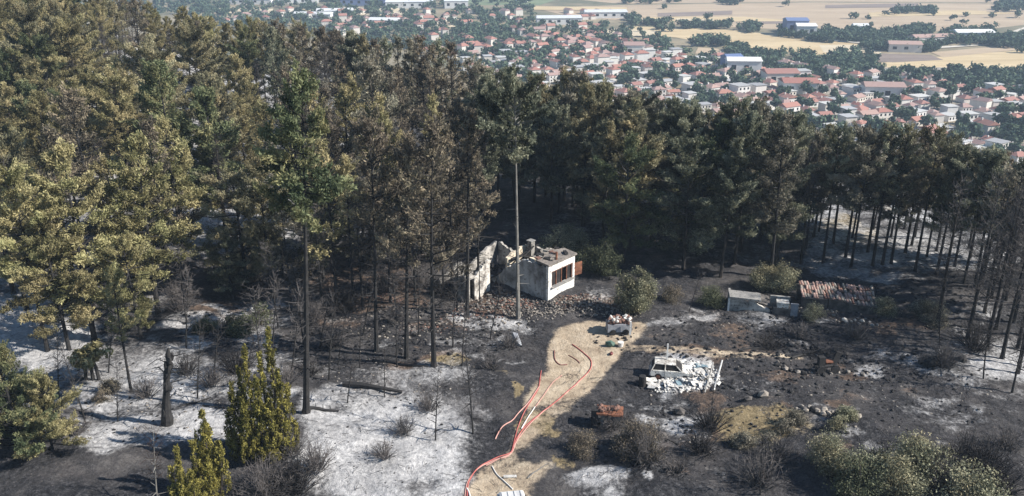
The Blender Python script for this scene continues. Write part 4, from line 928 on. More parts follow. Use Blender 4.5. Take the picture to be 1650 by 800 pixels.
rubble('scattered_stones', 'small pale stones scattered over the burnt clearing', [(1250, 600, 180, 40, 90, .06, .22, 0), (1130, 680, 200, 60, 70, .06, .2, 0), (1450, 640, 150, 60, 60, .06, .2, 0), (640, 600, 140, 40, 90, .06, .2, 0), (700, 520, 160, 30, 220, .08, .3, 0), (1150, 530, 180, 30, 80, .06, .2, 0), (250, 650, 220, 60, 120, .08, .22, 0), (1350, 500, 140, 16, 90, .1, .3, 0)], 'stone', 33)
rubble('charred_lumps', 'charred lumps and clods strewn over the clearing', [(1300, 590, 220, 50, 330, .08, .42, 0), (1100, 690, 200, 80, 220, .06, .32, 0), (1450, 660, 200, 90, 220, .06, .3, 0), (650, 640, 200, 60, 110, .06, .22, 0), (680, 530, 200, 50, 420, .1, .4, 0), (1150, 540, 200, 40, 300, .1, .4, 0), (250, 650, 240, 70, 140, .06, .26, 0), (560, 740, 160, 60, 80, .05, .16, 0), (400, 520, 120, 40, 160, .1, .35, 0), (1500, 500, 130, 40, 150, .1, .4, 0)], 'charcoal', 34)
# fallen twigs
g = random.Random(35); mb = MB()
for (cx, cy, rx, ry, n) in [(640, 700, 190, 100, 200), (260, 650, 220, 80, 260), (1100, 690, 200, 90, 620), (1450, 620, 200, 90, 320), (680, 530, 200, 60, 800), (1250, 560, 220, 50, 420), (400, 540, 150, 60, 560), (100, 560, 120, 60, 120)]:
    for _ in range(n):
        q = gp(cx+g.uniform(-rx, rx), cy+g.uniform(-ry, ry)); a_ = g.uniform(0, 6.28); L = g.uniform(.25, 1.5)*g.uniform(.5, 1); b_ = (q.x+math.cos(a_)*L, q.y+math.sin(a_)*L)
        mb.tube([(q.x, q.y, gz(q.x, q.y)+.03), ((q.x+b_[0])/2+.1*L, (q.y+b_[1])/2, gz(q.x, q.y)+.06+.1*g.random()), (b_[0], b_[1], gz(*b_)+.04)], [.018, .014, .006], 3, False)
stuff(mb.build('fallen_twigs', 'twig_dark'), 'dark fallen twigs littering the ash and burnt soil', 'twigs')

# ------------------------------------------------------------------ shed and collapsed tiled roof at the right
a_, b_ = at(1172, 500), at(1282, 508); ang = math.atan2(b_.y-a_.y, b_.x-a_.x); L = (b_-a_).length
a_.z = min(a_.z, b_.z)-.1
s_ = thing('ruined_shed', 'low grey flat-roofed shed in the trees right of the house', 'shed', a_, ang)
mb = MB(); ragged(mb, 0, 0, L*.62, 0, -.3, [1.5, 1.45, 1.3, 1.4, .9, .6], .2); mb.build('wall', 'plaster_sooty', s_)
mb = MB(); mb.prism([(0, .21), (.2, .21), (.2, 2.6), (0, 2.6)], -.3, 1.4); mb.build('wall', 'concrete', s_)
mb = MB(); mb.prism([(-.02, -.1), (.16, -.1), (.16, -.01), (-.02, -.01)], -.3, 1.45); mb.build('post', 'plaster_white', s_)
mb = MB(); mb.box((L*.24, .75, 1.55), (L*.46, 1.7, .16), jit=.03, ry=.03); mb.build('roof_slab', 'concrete', s_)
mb = MB(); mb.box((L*.52, 1.2, 1.1), (L*.2, 1.6, .12), .2, .25, .3, jit=.05); mb.build('roof_slab', 'stone_sooty', s_)
mb = MB(); mb.prism([(L*.62+.05, 1.4), (L-.5, 1.4), (L-.5, 1.6), (L*.62+.05, 1.6)], -.3, 1.5); mb.build('wall', 'plaster_sooty', s_)
mb = MB(); mb.box((L*.80, .4, 1.22), (1.1, 1.0, .5), jit=.05); mb.build('water_tank', 'plaster_wrecked', s_)
mb = MB(); mb.prism([(L*.66, -.1), (L*.92, -.1), (L*.92, 1.0), (L*.66, 1.0)], -.3, .96); mb.build('tank_base', 'stone_sooty', s_)
mb = MB(); mb.box((L-.2, 0, .75), (.7, .1, 1.5)); mb.build('door', 'tarp_grey', s_)
TREES.append((a_.x+3, a_.y, 2))
a_, b_ = at(1290, 497), at(1412, 505); ang = math.atan2(b_.y-a_.y, b_.x-a_.x); L = (b_-a_).length
t = thing('tiled_lean_to', 'long low lean-to with faded red tiled roof, half collapsed', 'lean-to', a_, ang)
mb = MB(); mb.prism([(0, 0), (L*.35, 0), (L*.35, .25), (0, .25)], -.4, 1.15); mb.build('wall', 'stone_sooty', t)
mb = MB(); ragged(mb, L*.36, 0, L, 0, -.4, [1.1, .9, .6, .8, .5, .4, .3], .25); mb.build('wall', 'stone_sooty', t)
mb = MB(); mb.prism([(0, 2.3), (L, 2.3), (L, 2.5), (0, 2.5)], -.4, 1.45); mb.build('wall', 'stone_sooty', t)
tm_ = MB()
for k in range(5): tm_.tube([(0, -.01, 0), (0, .62, .16)], [.11, .10], 6)
tile_me = MB(); n6 = 5
vv = []; 
for yy, zz, rr in ((0, 0, .125), (.66, .17, .11)):
    for k in range(n6): an = math.pi*k/(n6-1); vv.append((math.cos(an)*rr, yy, zz+math.sin(an)*rr*.8))
tile_me.add(vv, [(k, k+1, n6+k+1, n6+k) for k in range(n6-1)]+[(n6-1, 0, n6, 2*n6-1)]); tile_me = tile_me.mesh('tile')
nt_ = 0
for r in range(4):
    for k in range(int(L/.26)):
        if rng.random() < .12+.25*(k*.26/L)*(r < 2) or nt_ > 170: continue
        sag = -.55*smooth((k*.26/L-.35)/.5)*(1-.2*r)
        o = link('tile', tile_me, rng.choice(['tile', 'tile', 'brick_red', 'stone']), t, (k*.26+.1, -.2+.62*r, 1.14+.155*r+float(sag)+rng.uniform(-.03, .03))); o.rotation_euler = (rng.uniform(-.06, .06), rng.uniform(-.1, .1), rng.uniform(-.12, .12)); nt_ += 1
mb = MB(); n_ = 12; vs = []
for k in range(n_+1):
    sag = -.55*float(smooth((k/n_-.35)/.5))
    for r in (0, 3.9): vs += [(L*k/n_, -.2+.62*r, 1.09+.155*r+sag*(1-.05*r)), (L*k/n_, -.2+.62*r, 1.02+.155*r+sag*(1-.05*r))]
mb.add(vs, [(4*k, 4*k+4, 4*k+6, 4*k+2) for k in range(n_)]+[(4*k+1, 4*k+3, 4*k+7, 4*k+5) for k in range(n_)]+[(4*k, 4*k+1, 4*k+5, 4*k+4) for k in range(n_)]); mb.build('roof_deck', 'stone_sooty', t)
TREES.append((a_.x+3, a_.y, 2))

# ------------------------------------------------------------------ burnt white car
q = at(1048, 602); cr = thing('burnt_car', 'burnt-out small white hatchback with empty dark windows', 'car', q, R(-9))
CL, CW = 3.5, 1.52
prof_low = [(0, .30), (-.06, .62), (.02, .86), (1.0, .88), (2.45, .86), (3.3, .74), (3.5, .60), (3.48, .30)]
def loft(mb, prof, w_, w2=None):
    n = len(prof); w2 = w2 or w_
    mb.add([(x_, -w_/2, z_) for x_, z_ in prof]+[(x_, w_/2, z_) for x_, z_ in prof], [tuple(range(n))[::-1], tuple(range(n, 2*n))]+[(i, (i+1) % n, n+(i+1) % n, n+i) for i in range(n)])
mb = MB(); loft(mb, prof_low, CW); bd = mb.build('body', 'car_paint', cr)
m_ = bd.modifiers.new('b', 'BEVEL'); m_.width = .05; m_.segments = 2
mb = MB()    # roof panel and pillars
mb.box((1.15, 0, 1.38), (1.75, 1.22, .07), ry=.02); rf = mb.build('roof', 'car_paint', cr); m_ = rf.modifiers.new('b', 'BEVEL'); m_.width = .03; m_.segments = 2
for sy in (-1, 1):
    for (x0, x1) in ((.06, .30), (1.15, 1.16), (2.55, 2.0)):
        mb = MB(); mb.tube([(x0, sy*.70, .84), (x1, sy*.58, 1.36)], .055, 4); mb.build('pillar', 'car_paint', cr)
    for (x0, x1, y0_, y1_) in ((.16, 1.10, .36, 1.10), (1.22, 2.42, 1.20, 1.98)):
        mb = MB(); mb.add([(x0, sy*.675, .88), (x1, sy*.675, .88), (y1_, sy*.575, 1.34), (y0_, sy*.575, 1.34)], [(0, 1, 2, 3)]); mb.build('window', 'void', cr)
mb = MB(); mb.add([(2.56, -.66, .88), (2.56, .66, .88), (2.02, .55, 1.34), (2.02, -.55, 1.34)], [(0, 1, 2, 3)]); mb.build('windscreen', 'void', cr)
mb = MB(); mb.add([(.04, -.66, .88), (.04, .66, .88), (.28, .55, 1.34), (.28, -.55, 1.34)], [(0, 3, 2, 1)]); mb.build('rear_window', 'void', cr)
for x_ in (.62, 2.82):
    for sy in (-1, 1):
        mb = MB(); n = 14
        mb.tube([(x_, sy*.66, .29), (x_, sy*.79, .29)], .29, n); wh = mb.build('wheel', 'charcoal', cr)
        mb = MB(); mb.tube([(x_, sy*.785, .29), (x_, sy*.80, .29)], .17, 10); mb.build('rim', 'rust', wh)
for sy in (-1, 1):
    mb = MB(); mb.box((3.5, sy*.52, .62), (.06, .3, .16)); mb.build('headlight', 'void', cr)
    mb = MB(); mb.box((-.05, sy*.62, .68), (.06, .16, .24)); mb.build('tail_light', 'rust', cr)
mb = MB(); mb.box((-.06, 0, .42), (.12, 1.5, .16)); mb.build('bumper', 'tarp_grey', cr)
for x_ in (1.14,):
    mb = MB(); mb.box((x_, -CW/2-.004, .6), (.025, .012, .5)); mb.build('door_seam', 'void', cr)
# white posts and beam
t = at(1073, 600); mb = MB(); mb.box((0, 0, 1.25), (.11, .11, 2.9)); o = mb.build('white_post', 'plaster_white', None, loc=t); tag(o, 'tall thin white post standing before the burnt car', 'post')
t = at(1015, 540); mb = MB(); mb.box((0, 0, .62), (.15, .15, 1.5)); o = mb.build('gate_post', 'plaster_white', None, loc=t); tag(o, 'short white post at the right end of the rubble trailer', 'post')
mb = MB(); a_, b_ = at(1150, 632, .12), at(1163, 590, .55); mb.tube([a_, (a_+b_)/2, b_], [.07, .065, .06], 4); tag(mb.build('white_beam', 'plaster_white'), 'white beam lying tilted at the right end of the white debris', 'beam')
mb = MB(); a_, b_ = at(1135, 636, .1), at(1148, 598, .7); mb.tube([a_, (a_+b_)/2, b_], [.07, .07, .06], 4); tag(mb.build('white_beam', 'concrete'), 'grey leaning plank left of the tilted white beam', 'beam')
# strewn white sheets
g = random.Random(41); sh = []
for k in range(26):
    if k < 18: px, py = g.uniform(1072, 1155), g.uniform(585, 632)
    else: px, py = g.uniform(1046, 1090), g.uniform(612, 628)
    q = at(px, py); mb = MB(); w_, l_ = g.uniform(.35, .9), g.uniform(.6, 1.5); n_ = 5; amp = g.uniform(.02, .12); ph = g.uniform(0, 6)
    vs = [((i/n_-.5)*l_, s2*w_/2, amp*math.sin(i*1.6+ph)+.02*g.random()+tk) for i in range(n_+1) for s2 in (-1, 1) for tk in (0, -.025)]
    fs = []
    for i in range(n_):
        b_ = 4*i; fs += [(b_, b_+4, b_+6, b_+2), (b_+1, b_+3, b_+7, b_+5), (b_, b_+1, b_+5, b_+4), (b_+2, b_+6, b_+7, b_+3)]
    fs += [(0, 2, 3, 1), (4*n_, 4*n_+1, 4*n_+3, 4*n_+2)]
    mb.add(vs, fs); o = mb.build('debris_panel', 'sheet_blue' if k in (3, 9, 15) else 'sheet_white', None, loc=(q.x, q.y, q.z+.10+g.random()*.16)); o.rotation_euler = (g.uniform(-.25, .25), g.uniform(-.2, .2), g.uniform(0, 6.28))
    sh.append((o, 'blue-grey bent sheet' if k in (3, 9, 15) else 'white bent sheet'))
rank(sh, 'in the debris beside the burnt car', 'sheet', 'sheets strewn beside the burnt car', 9)
rubble('white_debris', 'white plaster crumbs and ash heaped beside the burnt car', [(1110, 608, 48, 24, 330, .1, .4, .45), (1085, 622, 40, 14, 150, .08, .3, .2)], 'sheet_white', 42)
mb = MB(); q = at(1035, 620); mb.tube([(0, 0, 0), (0, 0, .3), (0, 0, .6), (0, 0, .88)], [.30, .31, .31, .29], 12); o = mb.build('charred_barrel', 'charcoal', None, loc=q); tag(o, 'black charred barrel left of the white debris', 'barrel')
# container heaped with rubble at the head of the track
q = at(980, 540); t = thing('rubble_trailer', 'grey box trailer heaped with reddish rubble at the head of the track', 'trailer', q, R(4))
mb = MB(); mb.box((1.05, .6, .62), (2.2, 1.2, .75), jit=.01); mb.build('body', 'tarp_grey', t)
for x_ in (.45, 1.6):
    mb = MB(); mb.tube([(x_, -.02, .27), (x_, -.16, .27)], .27, 12); mb.build('wheel', 'black_rubber', t)
mb = MB(); gg = random.Random(3)
for _ in range(70): mb.stone((gg.uniform(.05, 2.05), gg.uniform(.1, 1.1), 1.0+.35*gg.random()), (gg.uniform(.2, .5),)*3, gg)
mb.build('load', 'brick_red', t)['kind'] = 'stuff'
mb = MB()
for _ in range(26): mb.stone((gg.uniform(.05, 2.05), gg.uniform(.0, 1.0), 1.15+.3*gg.random()), (gg.uniform(.2, .4),)*3, gg)
mb.build('plaster_lumps', 'sheet_white', t)['kind'] = 'stuff'
# rusty tank on a concrete block
q = at(965, 690); t = thing('rusty_stove', 'rusty-topped masonry block among burnt shrubs right of the track', 'masonry block', q, R(-6))
mb = MB(); mb.box((.85, .6, .45), (1.5, 1.0, 1.2), jit=.03); mb.build('base', 'stone', t)
mb = MB(); mb.box((.8, .62, 1.2), (1.95, 1.3, .12), jit=.03, ry=.05); mb.build('top_plate', 'rust', t)
for k in range(8): mb = MB(); mb.stone((gg.uniform(.0, 1.7), gg.uniform(.2, 1.0), 1.4), (.4, .4, .35), gg); mb.build('brick', 'brick_red', t)
mb = MB(); mb.box((-.35, .5, .6), (.5, .8, 1.5), jit=.06); mb.build('side_wall', 'charcoal', t)
# charred machine
q = at(1318, 603); t = thing('burnt_machine', 'blackened farm machine frame with rusty plate on the right clearing', 'machine', q, R(8))
for x_ in (0.1, 1.35):
    mb = MB(); mb.tube([(x_, -.3, .38), (x_, -.16, .38)], .38, 12); mb.build('wheel', 'charcoal', t)
mb = MB(); mb.box((.75, 0, .55), (1.9, .16, .14)); mb.box((.75, .5, .55), (1.9, .16, .14)); mb.build('frame', 'charcoal', t)
mb = MB(); mb.box((.25, .2, 1.0), (.5, .5, .8), jit=.05); mb.build('engine', 'charcoal', t)
mb = MB(); mb.box((1.55, .2, 1.15), (.5, .12, 1.2), 0, 0, .3); mb.build('arm', 'charcoal', t)
mb = MB(); mb.box((.9, .2, .95), (.6, .5, .1), 0, .2); mb.build('plate', 'rust', t)
# stone rows
def stone_row(name, label, pts, n, s0, s1, mats, seed):
    g = random.Random(seed); t = thing(name, label, 'stones', at(*pts[0])); org = t.location.copy()
    for k in range(n):
        f_ = k/(n-1)*(len(pts)-1); i = min(int(f_), len(pts)-2); px = pts[i][0]+(pts[i+1][0]-pts[i][0])*(f_-i)+g.uniform(-3, 3); py = pts[i][1]+(pts[i+1][1]-pts[i][1])*(f_-i)+g.uniform(-3, 3)
        s_ = g.uniform(s0, s1); q = at(px, py, s_*.2)-org; mb = MB(); mb.stone(q, (s_, s_*.8, s_*.7), g); mb.build('stone', g.choice(mats), t)
stone_row('stone_row', 'row of tumbled stones above the lower right bushes', [(1285, 658), (1330, 665), (1380, 672)], 22, .3, .65, ['stone', 'stone_sooty', 'charcoal', 'stone'], 51)
stone_row('stone_row', 'line of sooty stones beside the burnt machine', [(1250, 588), (1270, 597), (1300, 606), (1400, 604)], 26, .25, .55, ['stone_sooty', 'stone', 'charcoal'], 52)
stone_row('stone_row', 'dark stones left of the burnt track beside the sheds', [(1240, 552), (1290, 558), (1350, 572)], 16, .3, .6, ['stone_sooty', 'charcoal'], 53)
stone_row('stone_row', 'pale stones along the tiled lean-to', [(1340, 512), (1380, 522), (1430, 525)], 14, .25, .5, ['stone', 'plaster_sooty'], 54)
for px, py, s_, mt, lab in [(1230, 640, .75, 'stone', 'tan boulder alone on the black soil below the white debris'), (1500, 590, 1.1, 'charcoal', 'long blackened lump on the right clearing'), (1550, 580, .7, 'charcoal', 'smaller blackened lump near the right ash streaks'),
                        (1065, 705, .8, 'stone_sooty', 'sooty boulder right of the rusty masonry block'), (1095, 665, .7, 'stone_sooty', 'sooty boulder below the white debris'), (1205, 645, .5, 'stone_sooty', 'small dark boulder left of the tan one')]:
    mb = MB(); mb.stone((0, 0, s_*.25), (s_*1.3, s_, s_*.9)); o = mb.build('boulder', mt, None, loc=at(px, py)); tag(o, lab, 'boulder')
# crumpled sheet, bags, white panel
q = at(832, 556); mb = MB(); mb.add([(-.5, 0, 0), (.5, -.1, 0), (.1, .3, 1.1), (-.35, .35, 1.2), (.05, -.25, .5), (-.5, .5, 0), (.45, .5, 0)], [(0, 1, 4), (1, 2, 4), (2, 3, 4), (3, 0, 4), (0, 3, 5), (1, 6, 2), (2, 6, 5, 3)]); tag(mb.build('crumpled_sheet', 'tarp_grey', None, loc=q), 'crumpled grey sheet standing on soil left of the track', 'sheet')
q = at(984, 558); mb = MB(); mb.stone((0, 0, .2), (.9, .6, .6)); tag(mb.build('green_bag', 'bag_green', None, loc=q), 'dark green bag on the track', 'bag')
q = at(1000, 558); mb = MB(); mb.tube([(0, 0, 0), (0, 0, .42)], [.22, .28], 10); tag(mb.build('white_bucket', 'hose_white', None, loc=q), 'white bucket beside the green bag on the track', 'bucket')
q = at(985, 571); mb = MB(); mb.stone((0, 0, .1), (.5, .3, .3)); tag(mb.build('red_coupling', 'hose_dark', None, loc=q), 'dark red hose coupling at the right edge of the track', 'coupling')
q = at(1592, 796); mb = MB(); mb.box((0, 0, .16), (2.0, .7, .07), -.15, .12); tag(mb.build('white_sheet', 'sheet_white', None, loc=q), 'white flat panel on the ground right of the lower right bushes', 'panel')
q = at(822, 770); mb = MB(); mb.box((0, 0, .08), (.9, .22, .1), .05); tag(mb.build('white_board', 'sheet_white', None, loc=q), 'short white board lying before the white truck', 'board')
# logs
for px0, py0, px1, py1, r_, lab in [(553, 622, 648, 634, .22, 'black charred log lying across the white ash'), (500, 664, 546, 663, .13, 'short black branch at the foot of the very tall pine'), (600, 582, 690, 592, .10, 'thin charred pole beside three singed pines'),
                                (655, 520, 735, 512, .12, 'charred pole lying left of the ruined house'), (1275, 580, 1320, 566, .12, 'charred beam beside the burnt machine'), (1480, 588, 1520, 590, .2, 'charred log on the right clearing'),
                                (850, 772, 882, 748, .05, 'thin pale pole lying right of the white truck'), (1190, 565, 1250, 560, .08, 'dark pole across the tan wheel track'), (290, 655, 340, 640, .07, 'fallen dark branch beside the blackened snag'), (440, 690, 470, 640, .06, 'fallen branch behind the golden junipers')]:
    a_, b_ = at(px0, py0, r_*.8), at(px1, py1, r_*.8); m_ = (a_+b_)/2; m_.z = gz(m_.x, m_.y)+r_*.9; mb = MB()
    mb.tube([a_, a_.lerp(m_, .6)+Vector((0, .06, .02)), m_, b_], [r_*1.1, r_, r_*.85, r_*.55], 7); d = (b_-a_).normalized()
    for k in range(3):
        c = a_.lerp(b_, .2+.25*k); mb.tube([c, c+Vector((-d.y, d.x, .6))*r_*3], [r_*.35, r_*.12], 4)
    tag(mb.build('fallen_log', 'bark_grey' if 'pale' in lab else 'charcoal'), lab, 'log')

# ------------------------------------------------------------------ hoses
def spline(P, n=10):
    P = [P[0]]+P+[P[-1]]; out = []
    for i in range(1, len(P)-2):
        p0, p1, p2, p3 = map(np.array, (P[i-1], P[i], P[i+1], P[i+2]))
        for k in range(n):
            t_ = k/n; out.append(.5*((2*p1)+(-p0+p2)*t_+(2*p0-5*p1+4*p2-p3)*t_**2+(-p0+3*p1-3*p2+p3)*t_**3))
    out.append(np.array(P[-2])); return out
def hose(pts, r_, mat, label):
    pp = [at(a, b, r_*.9) for a, b in spline(pts)]; mb = MB(); mb.tube(pp, r_, 6); tag(mb.build('fire_hose', mat, None, True), label, 'hose', 'hoses along the track')
hose([(922, 556), (935, 565), (950, 578), (953, 588), (949, 598), (935, 614), (905, 640), (870, 668), (845, 690), (830, 712), (822, 730), (800, 738), (780, 748), (762, 765), (754, 785), (752, 815)], .045, 'hose_red', 'long red hose bending at the head of the track and running to the bottom edge')
hose([(946, 603), (925, 624), (890, 652), (858, 680), (838, 704), (826, 722), (818, 736), (796, 742), (776, 752), (759, 768), (751, 788), (748, 815)], .037, 'hose_pink', 'pale red hose beside the long red one')
hose([(872, 598), (870, 612), (866, 630), (850, 655), (838, 680), (830, 706), (824, 728)], .04, 'hose_red', 'red hose along the left edge of the track')
hose([(905, 606), (890, 618), (874, 640), (857, 664), (843, 690), (832, 712), (823, 731), (802, 741), (783, 750)], .035, 'hose_pink', 'pale red hose in the middle of the track')
hose([(868, 625), (852, 648), (830, 672), (808, 692), (798, 708)], .05, 'hose_pink', 'thin pink hose branching off to the left onto the ash')
hose([(893, 565), (894, 580), (902, 588), (914, 588)], .04, 'hose_dark', 'thin dark loop of hose on the pale track')
hose([(916, 573), (928, 580), (934, 586)], .035, 'hose_dark', 'thin dark end of hose inside the bend of the red one')
hose([(793, 752), (800, 764), (810, 774), (818, 782), (826, 790)], .045, 'hose_white', 'white hose running to the truck at the bottom edge')
hose([(862, 656), (850, 675), (840, 692)], .045, 'hose_white', 'short white hose between the red ones')
hose([(752, 790), (757, 800), (757, 820)], .06, 'hose_white', 'white hose end beside the red one at the bottom edge')

# ------------------------------------------------------------------ white truck cut by the bottom edge
q = at(806, 866); t = thing('white_truck', 'white truck cab cut by the bottom edge on the track', 'truck', q, R(8))
mb = MB(); mb.box((.95, 1.2, 1.05), (1.75, 2.2, 1.3)); bd = mb.build('cab', 'truck_paint', t); m_ = bd.modifiers.new('b', 'BEVEL'); m_.width = .12; m_.segments = 3
mb = MB(); mb.box((.95, 1.2, 1.83), (1.55, 1.7, .22)); rf = mb.build('roof', 'truck_paint', t); m_ = rf.modifiers.new('b', 'BEVEL'); m_.width = .08; m_.segments = 2
for k in range(4): mb = MB(); mb.box((.35+.4*k, 1.2, 1.955), (.07, 1.5, .05)); mb.build('roof_rib', 'truck_paint', t)
mb = MB(); mb.box((.95, 2.27, 1.45), (1.5, .08, .5)); mb.build('windscreen', 'glass_dark', t)
mb = MB(); mb.box((.04, 1.2, 1.4), (.08, 1.3, .45)); mb.build('side_window', 'glass_dark', t)
mb = MB(); mb.box((1.86, 1.2, 1.4), (.08, 1.3, .45)); mb.build('side_window', 'glass_dark', t)
mb = MB(); mb.box((.95, -1.5, .95), (1.85, 3.0, .5)); mb.build('cargo_bed', 'truck_paint', t)
for x_ in (.12, 1.78):
    for y_ in (1.6, -1.9):
        mb = MB(); mb.tube([(x_-.12, y_, .4), (x_+.12, y_, .4)], .4, 14); mb.build('wheel', 'black_rubber', t)

# ------------------------------------------------------------------ the town on the plain
def shown(px, py):
    if px < 345 and py < 30: return px > 90
    return -15 < px < 1665 and py < np.interp(px, TL_X, TL_Y)+14
def house_meshes(k, g):
    w_, d_, h_, rh = g.uniform(8, 12), g.uniform(7, 9.5), g.choice([3.3, 3.3, 6.2, 6.2, 8.6]), g.uniform(1.6, 2.6)
    mw = MB(); mw.prism([(-w_/2, -d_/2), (w_/2, -d_/2), (w_/2, d_/2), (-w_/2, d_/2)], -1.5, h_)
    e = .5; mr = MB(); W, D = w_/2+e, d_/2+e
    if k % 3 == 2: mr.prism([(-W, -D), (W, -D), (W, D), (-W, D)], h_+.01, h_+.35)
    else:
        rg_ = W*.35 if k % 3 == 0 else W
        mr.add([(-W, -D, h_+.02), (W, -D, h_+.02), (W, D, h_+.02), (-W, D, h_+.02), (-rg_, 0, h_+rh), (rg_, 0, h_+rh)], [(0, 1, 5, 4), (2, 3, 4, 5), (1, 2, 5), (3, 0, 4), (0, 3, 2, 1)])
    mc = MB(); mc.box((w_*.2, d_*.15, h_+rh*.8), (.7, .7, 2.0))
    win = []
    for fl in range(max(1, int(h_//2.9))):
        for u in (-.32, 0, .32): win.append((u*w_, -d_/2-.03, 1.6+2.9*fl, 0))
        win.append((w_/2+.03, 0, 1.6+2.9*fl, 1))
    return mw.mesh('house_wall'), mr.mesh('house_roof'), mc.mesh('house_chimney'), win, h_
g = random.Random(61); HP = [house_meshes(k, g) for k in range(12)]
mb = MB(); mb.box((0, 0, 0), (1.2, .08, 1.4)); WIN = mb.mesh('house_window')
TOWN = [(690, 80), (740, 62), (800, 62), (870, 56), (960, 62), (1060, 66), (1110, 88), (1190, 96), (1290, 108), (1400, 114), (1500, 120), (1560, 124), (1665, 136), (1665, 300), (1300, 230), (1000, 180), (690, 130)]
cand = []
c0 = gp(1150, 130, PLAIN); th = R(24)
for i in range(-52, 53):
    for j_ in range(-52, 53):
        u, w_ = i*11.5+(i//3)*3.5+g.uniform(-1.6, 1.6), j_*13.5+(j_//2)*3.5+g.uniform(-1.6, 1.6)
        x_, y_ = c0.x+u*math.cos(th)-w_*math.sin(th), c0.y+u*math.sin(th)+w_*math.cos(th)
        px, py = map(float, proj(x_, y_, PLAIN+3))
        if not shown(px, py): continue
        ins = bool(in_poly(np.array([px]), np.array([py]), TOWN)[0])
        sp = 350 < px < 1000 and 16 < py < 82 and g.random() < .20
        if ins or sp: cand.append((x_, y_, px, py, ins))
cand.sort(key=lambda c: c[1]); hs = []; spots = []; far = []
for (x_, y_, px, py, ins) in cand:
    if ins and g.random() < .17: spots.append((x_, y_)); continue
    if len(hs) >= 300: far.append((x_, y_)); continue
    k = g.randrange(12); mw, mr, mc, win, hh = HP[k]
    sc = g.uniform(.68, 1.0)
    o = bpy.data.objects.new('town_house', None); COL.objects.link(o); o.location = (x_, y_, PLAIN); o.rotation_euler = (0, 0, th+g.choice([0, 1, 2, 3])*math.pi/2*0+g.uniform(-.25, .25)+g.choice([0, math.pi/2])); o.scale = (sc, sc, sc)
    rm = 'town_roof_grey' if k % 3 == 2 else g.choice(['town_roof_red', 'town_roof_red', 'town_roof_faded'])
    wl = link('wall', mw, 'town_wall', o); r_ = link('roof', mr, rm, o)
    if k % 3 != 2: link('chimney', mc, 'town_wall', r_)
    if y_ < 640:
        for (wx, wy, wz, ori) in win:
            wo = link('window', WIN, 'glass_dark', wl, (wx, wy, wz)); wo.rotation_euler = (0, 0, ori*math.pi/2)
    hs.append((o, {'town_roof_grey': 'flat-roofed pale', 'town_roof_red': 'red-roofed', 'town_roof_faded': 'faded pink-roofed'}[rm]+(' low' if hh < 4 else ' two-storey' if hh < 7 else ' tall')+' house'))
fw, fr, fp = MB(), MB(), MB()
for (x_, y_) in far:
    w_, d_, h_ = g.uniform(6, 11), g.uniform(5.5, 8), g.choice([3, 3.2, 5.5, 6]); a_ = th+g.uniform(-.25, .25)+g.choice([0, math.pi/2]); c_, s2 = math.cos(a_), math.sin(a_)
    P_ = lambda u, v2, z_: (x_+u*c_-v2*s2, y_+u*s2+v2*c_, PLAIN+z_)
    W, D = w_/2, d_/2; fw.add([P_(-W, -D, -1), P_(W, -D, -1), P_(W, D, -1), P_(-W, D, -1), P_(-W, -D, h_), P_(W, -D, h_), P_(W, D, h_), P_(-W, D, h_)], [(0, 1, 5, 4), (1, 2, 6, 5), (2, 3, 7, 6), (3, 0, 4, 7), (4, 5, 6, 7)])
    W += .5; D += .5; k_ = W*g.choice([.4, 1.0]); g.choice([fr, fr, fp]).add([P_(-W, -D, h_+.03), P_(W, -D, h_+.03), P_(W, D, h_+.03), P_(-W, D, h_+.03), P_(-k_, 0, h_+2), P_(k_, 0, h_+2)], [(0, 1, 5, 4), (2, 3, 4, 5), (1, 2, 5), (3, 0, 4)])
fo = stuff(fw.build('far_houses', 'town_wall'), 'tiny far houses packed along the upper edge of the town', 'houses')
fr.build('roofs', 'town_roof_red', fo)['kind'] = 'stuff'; fp.build('roofs', 'town_roof_faded', fo)['kind'] = 'stuff'
print('far houses', len(far))
rank(hs, 'in the town', 'house', 'houses of the town', 18)
print('houses', len(hs), 'tree spots', len(spots))
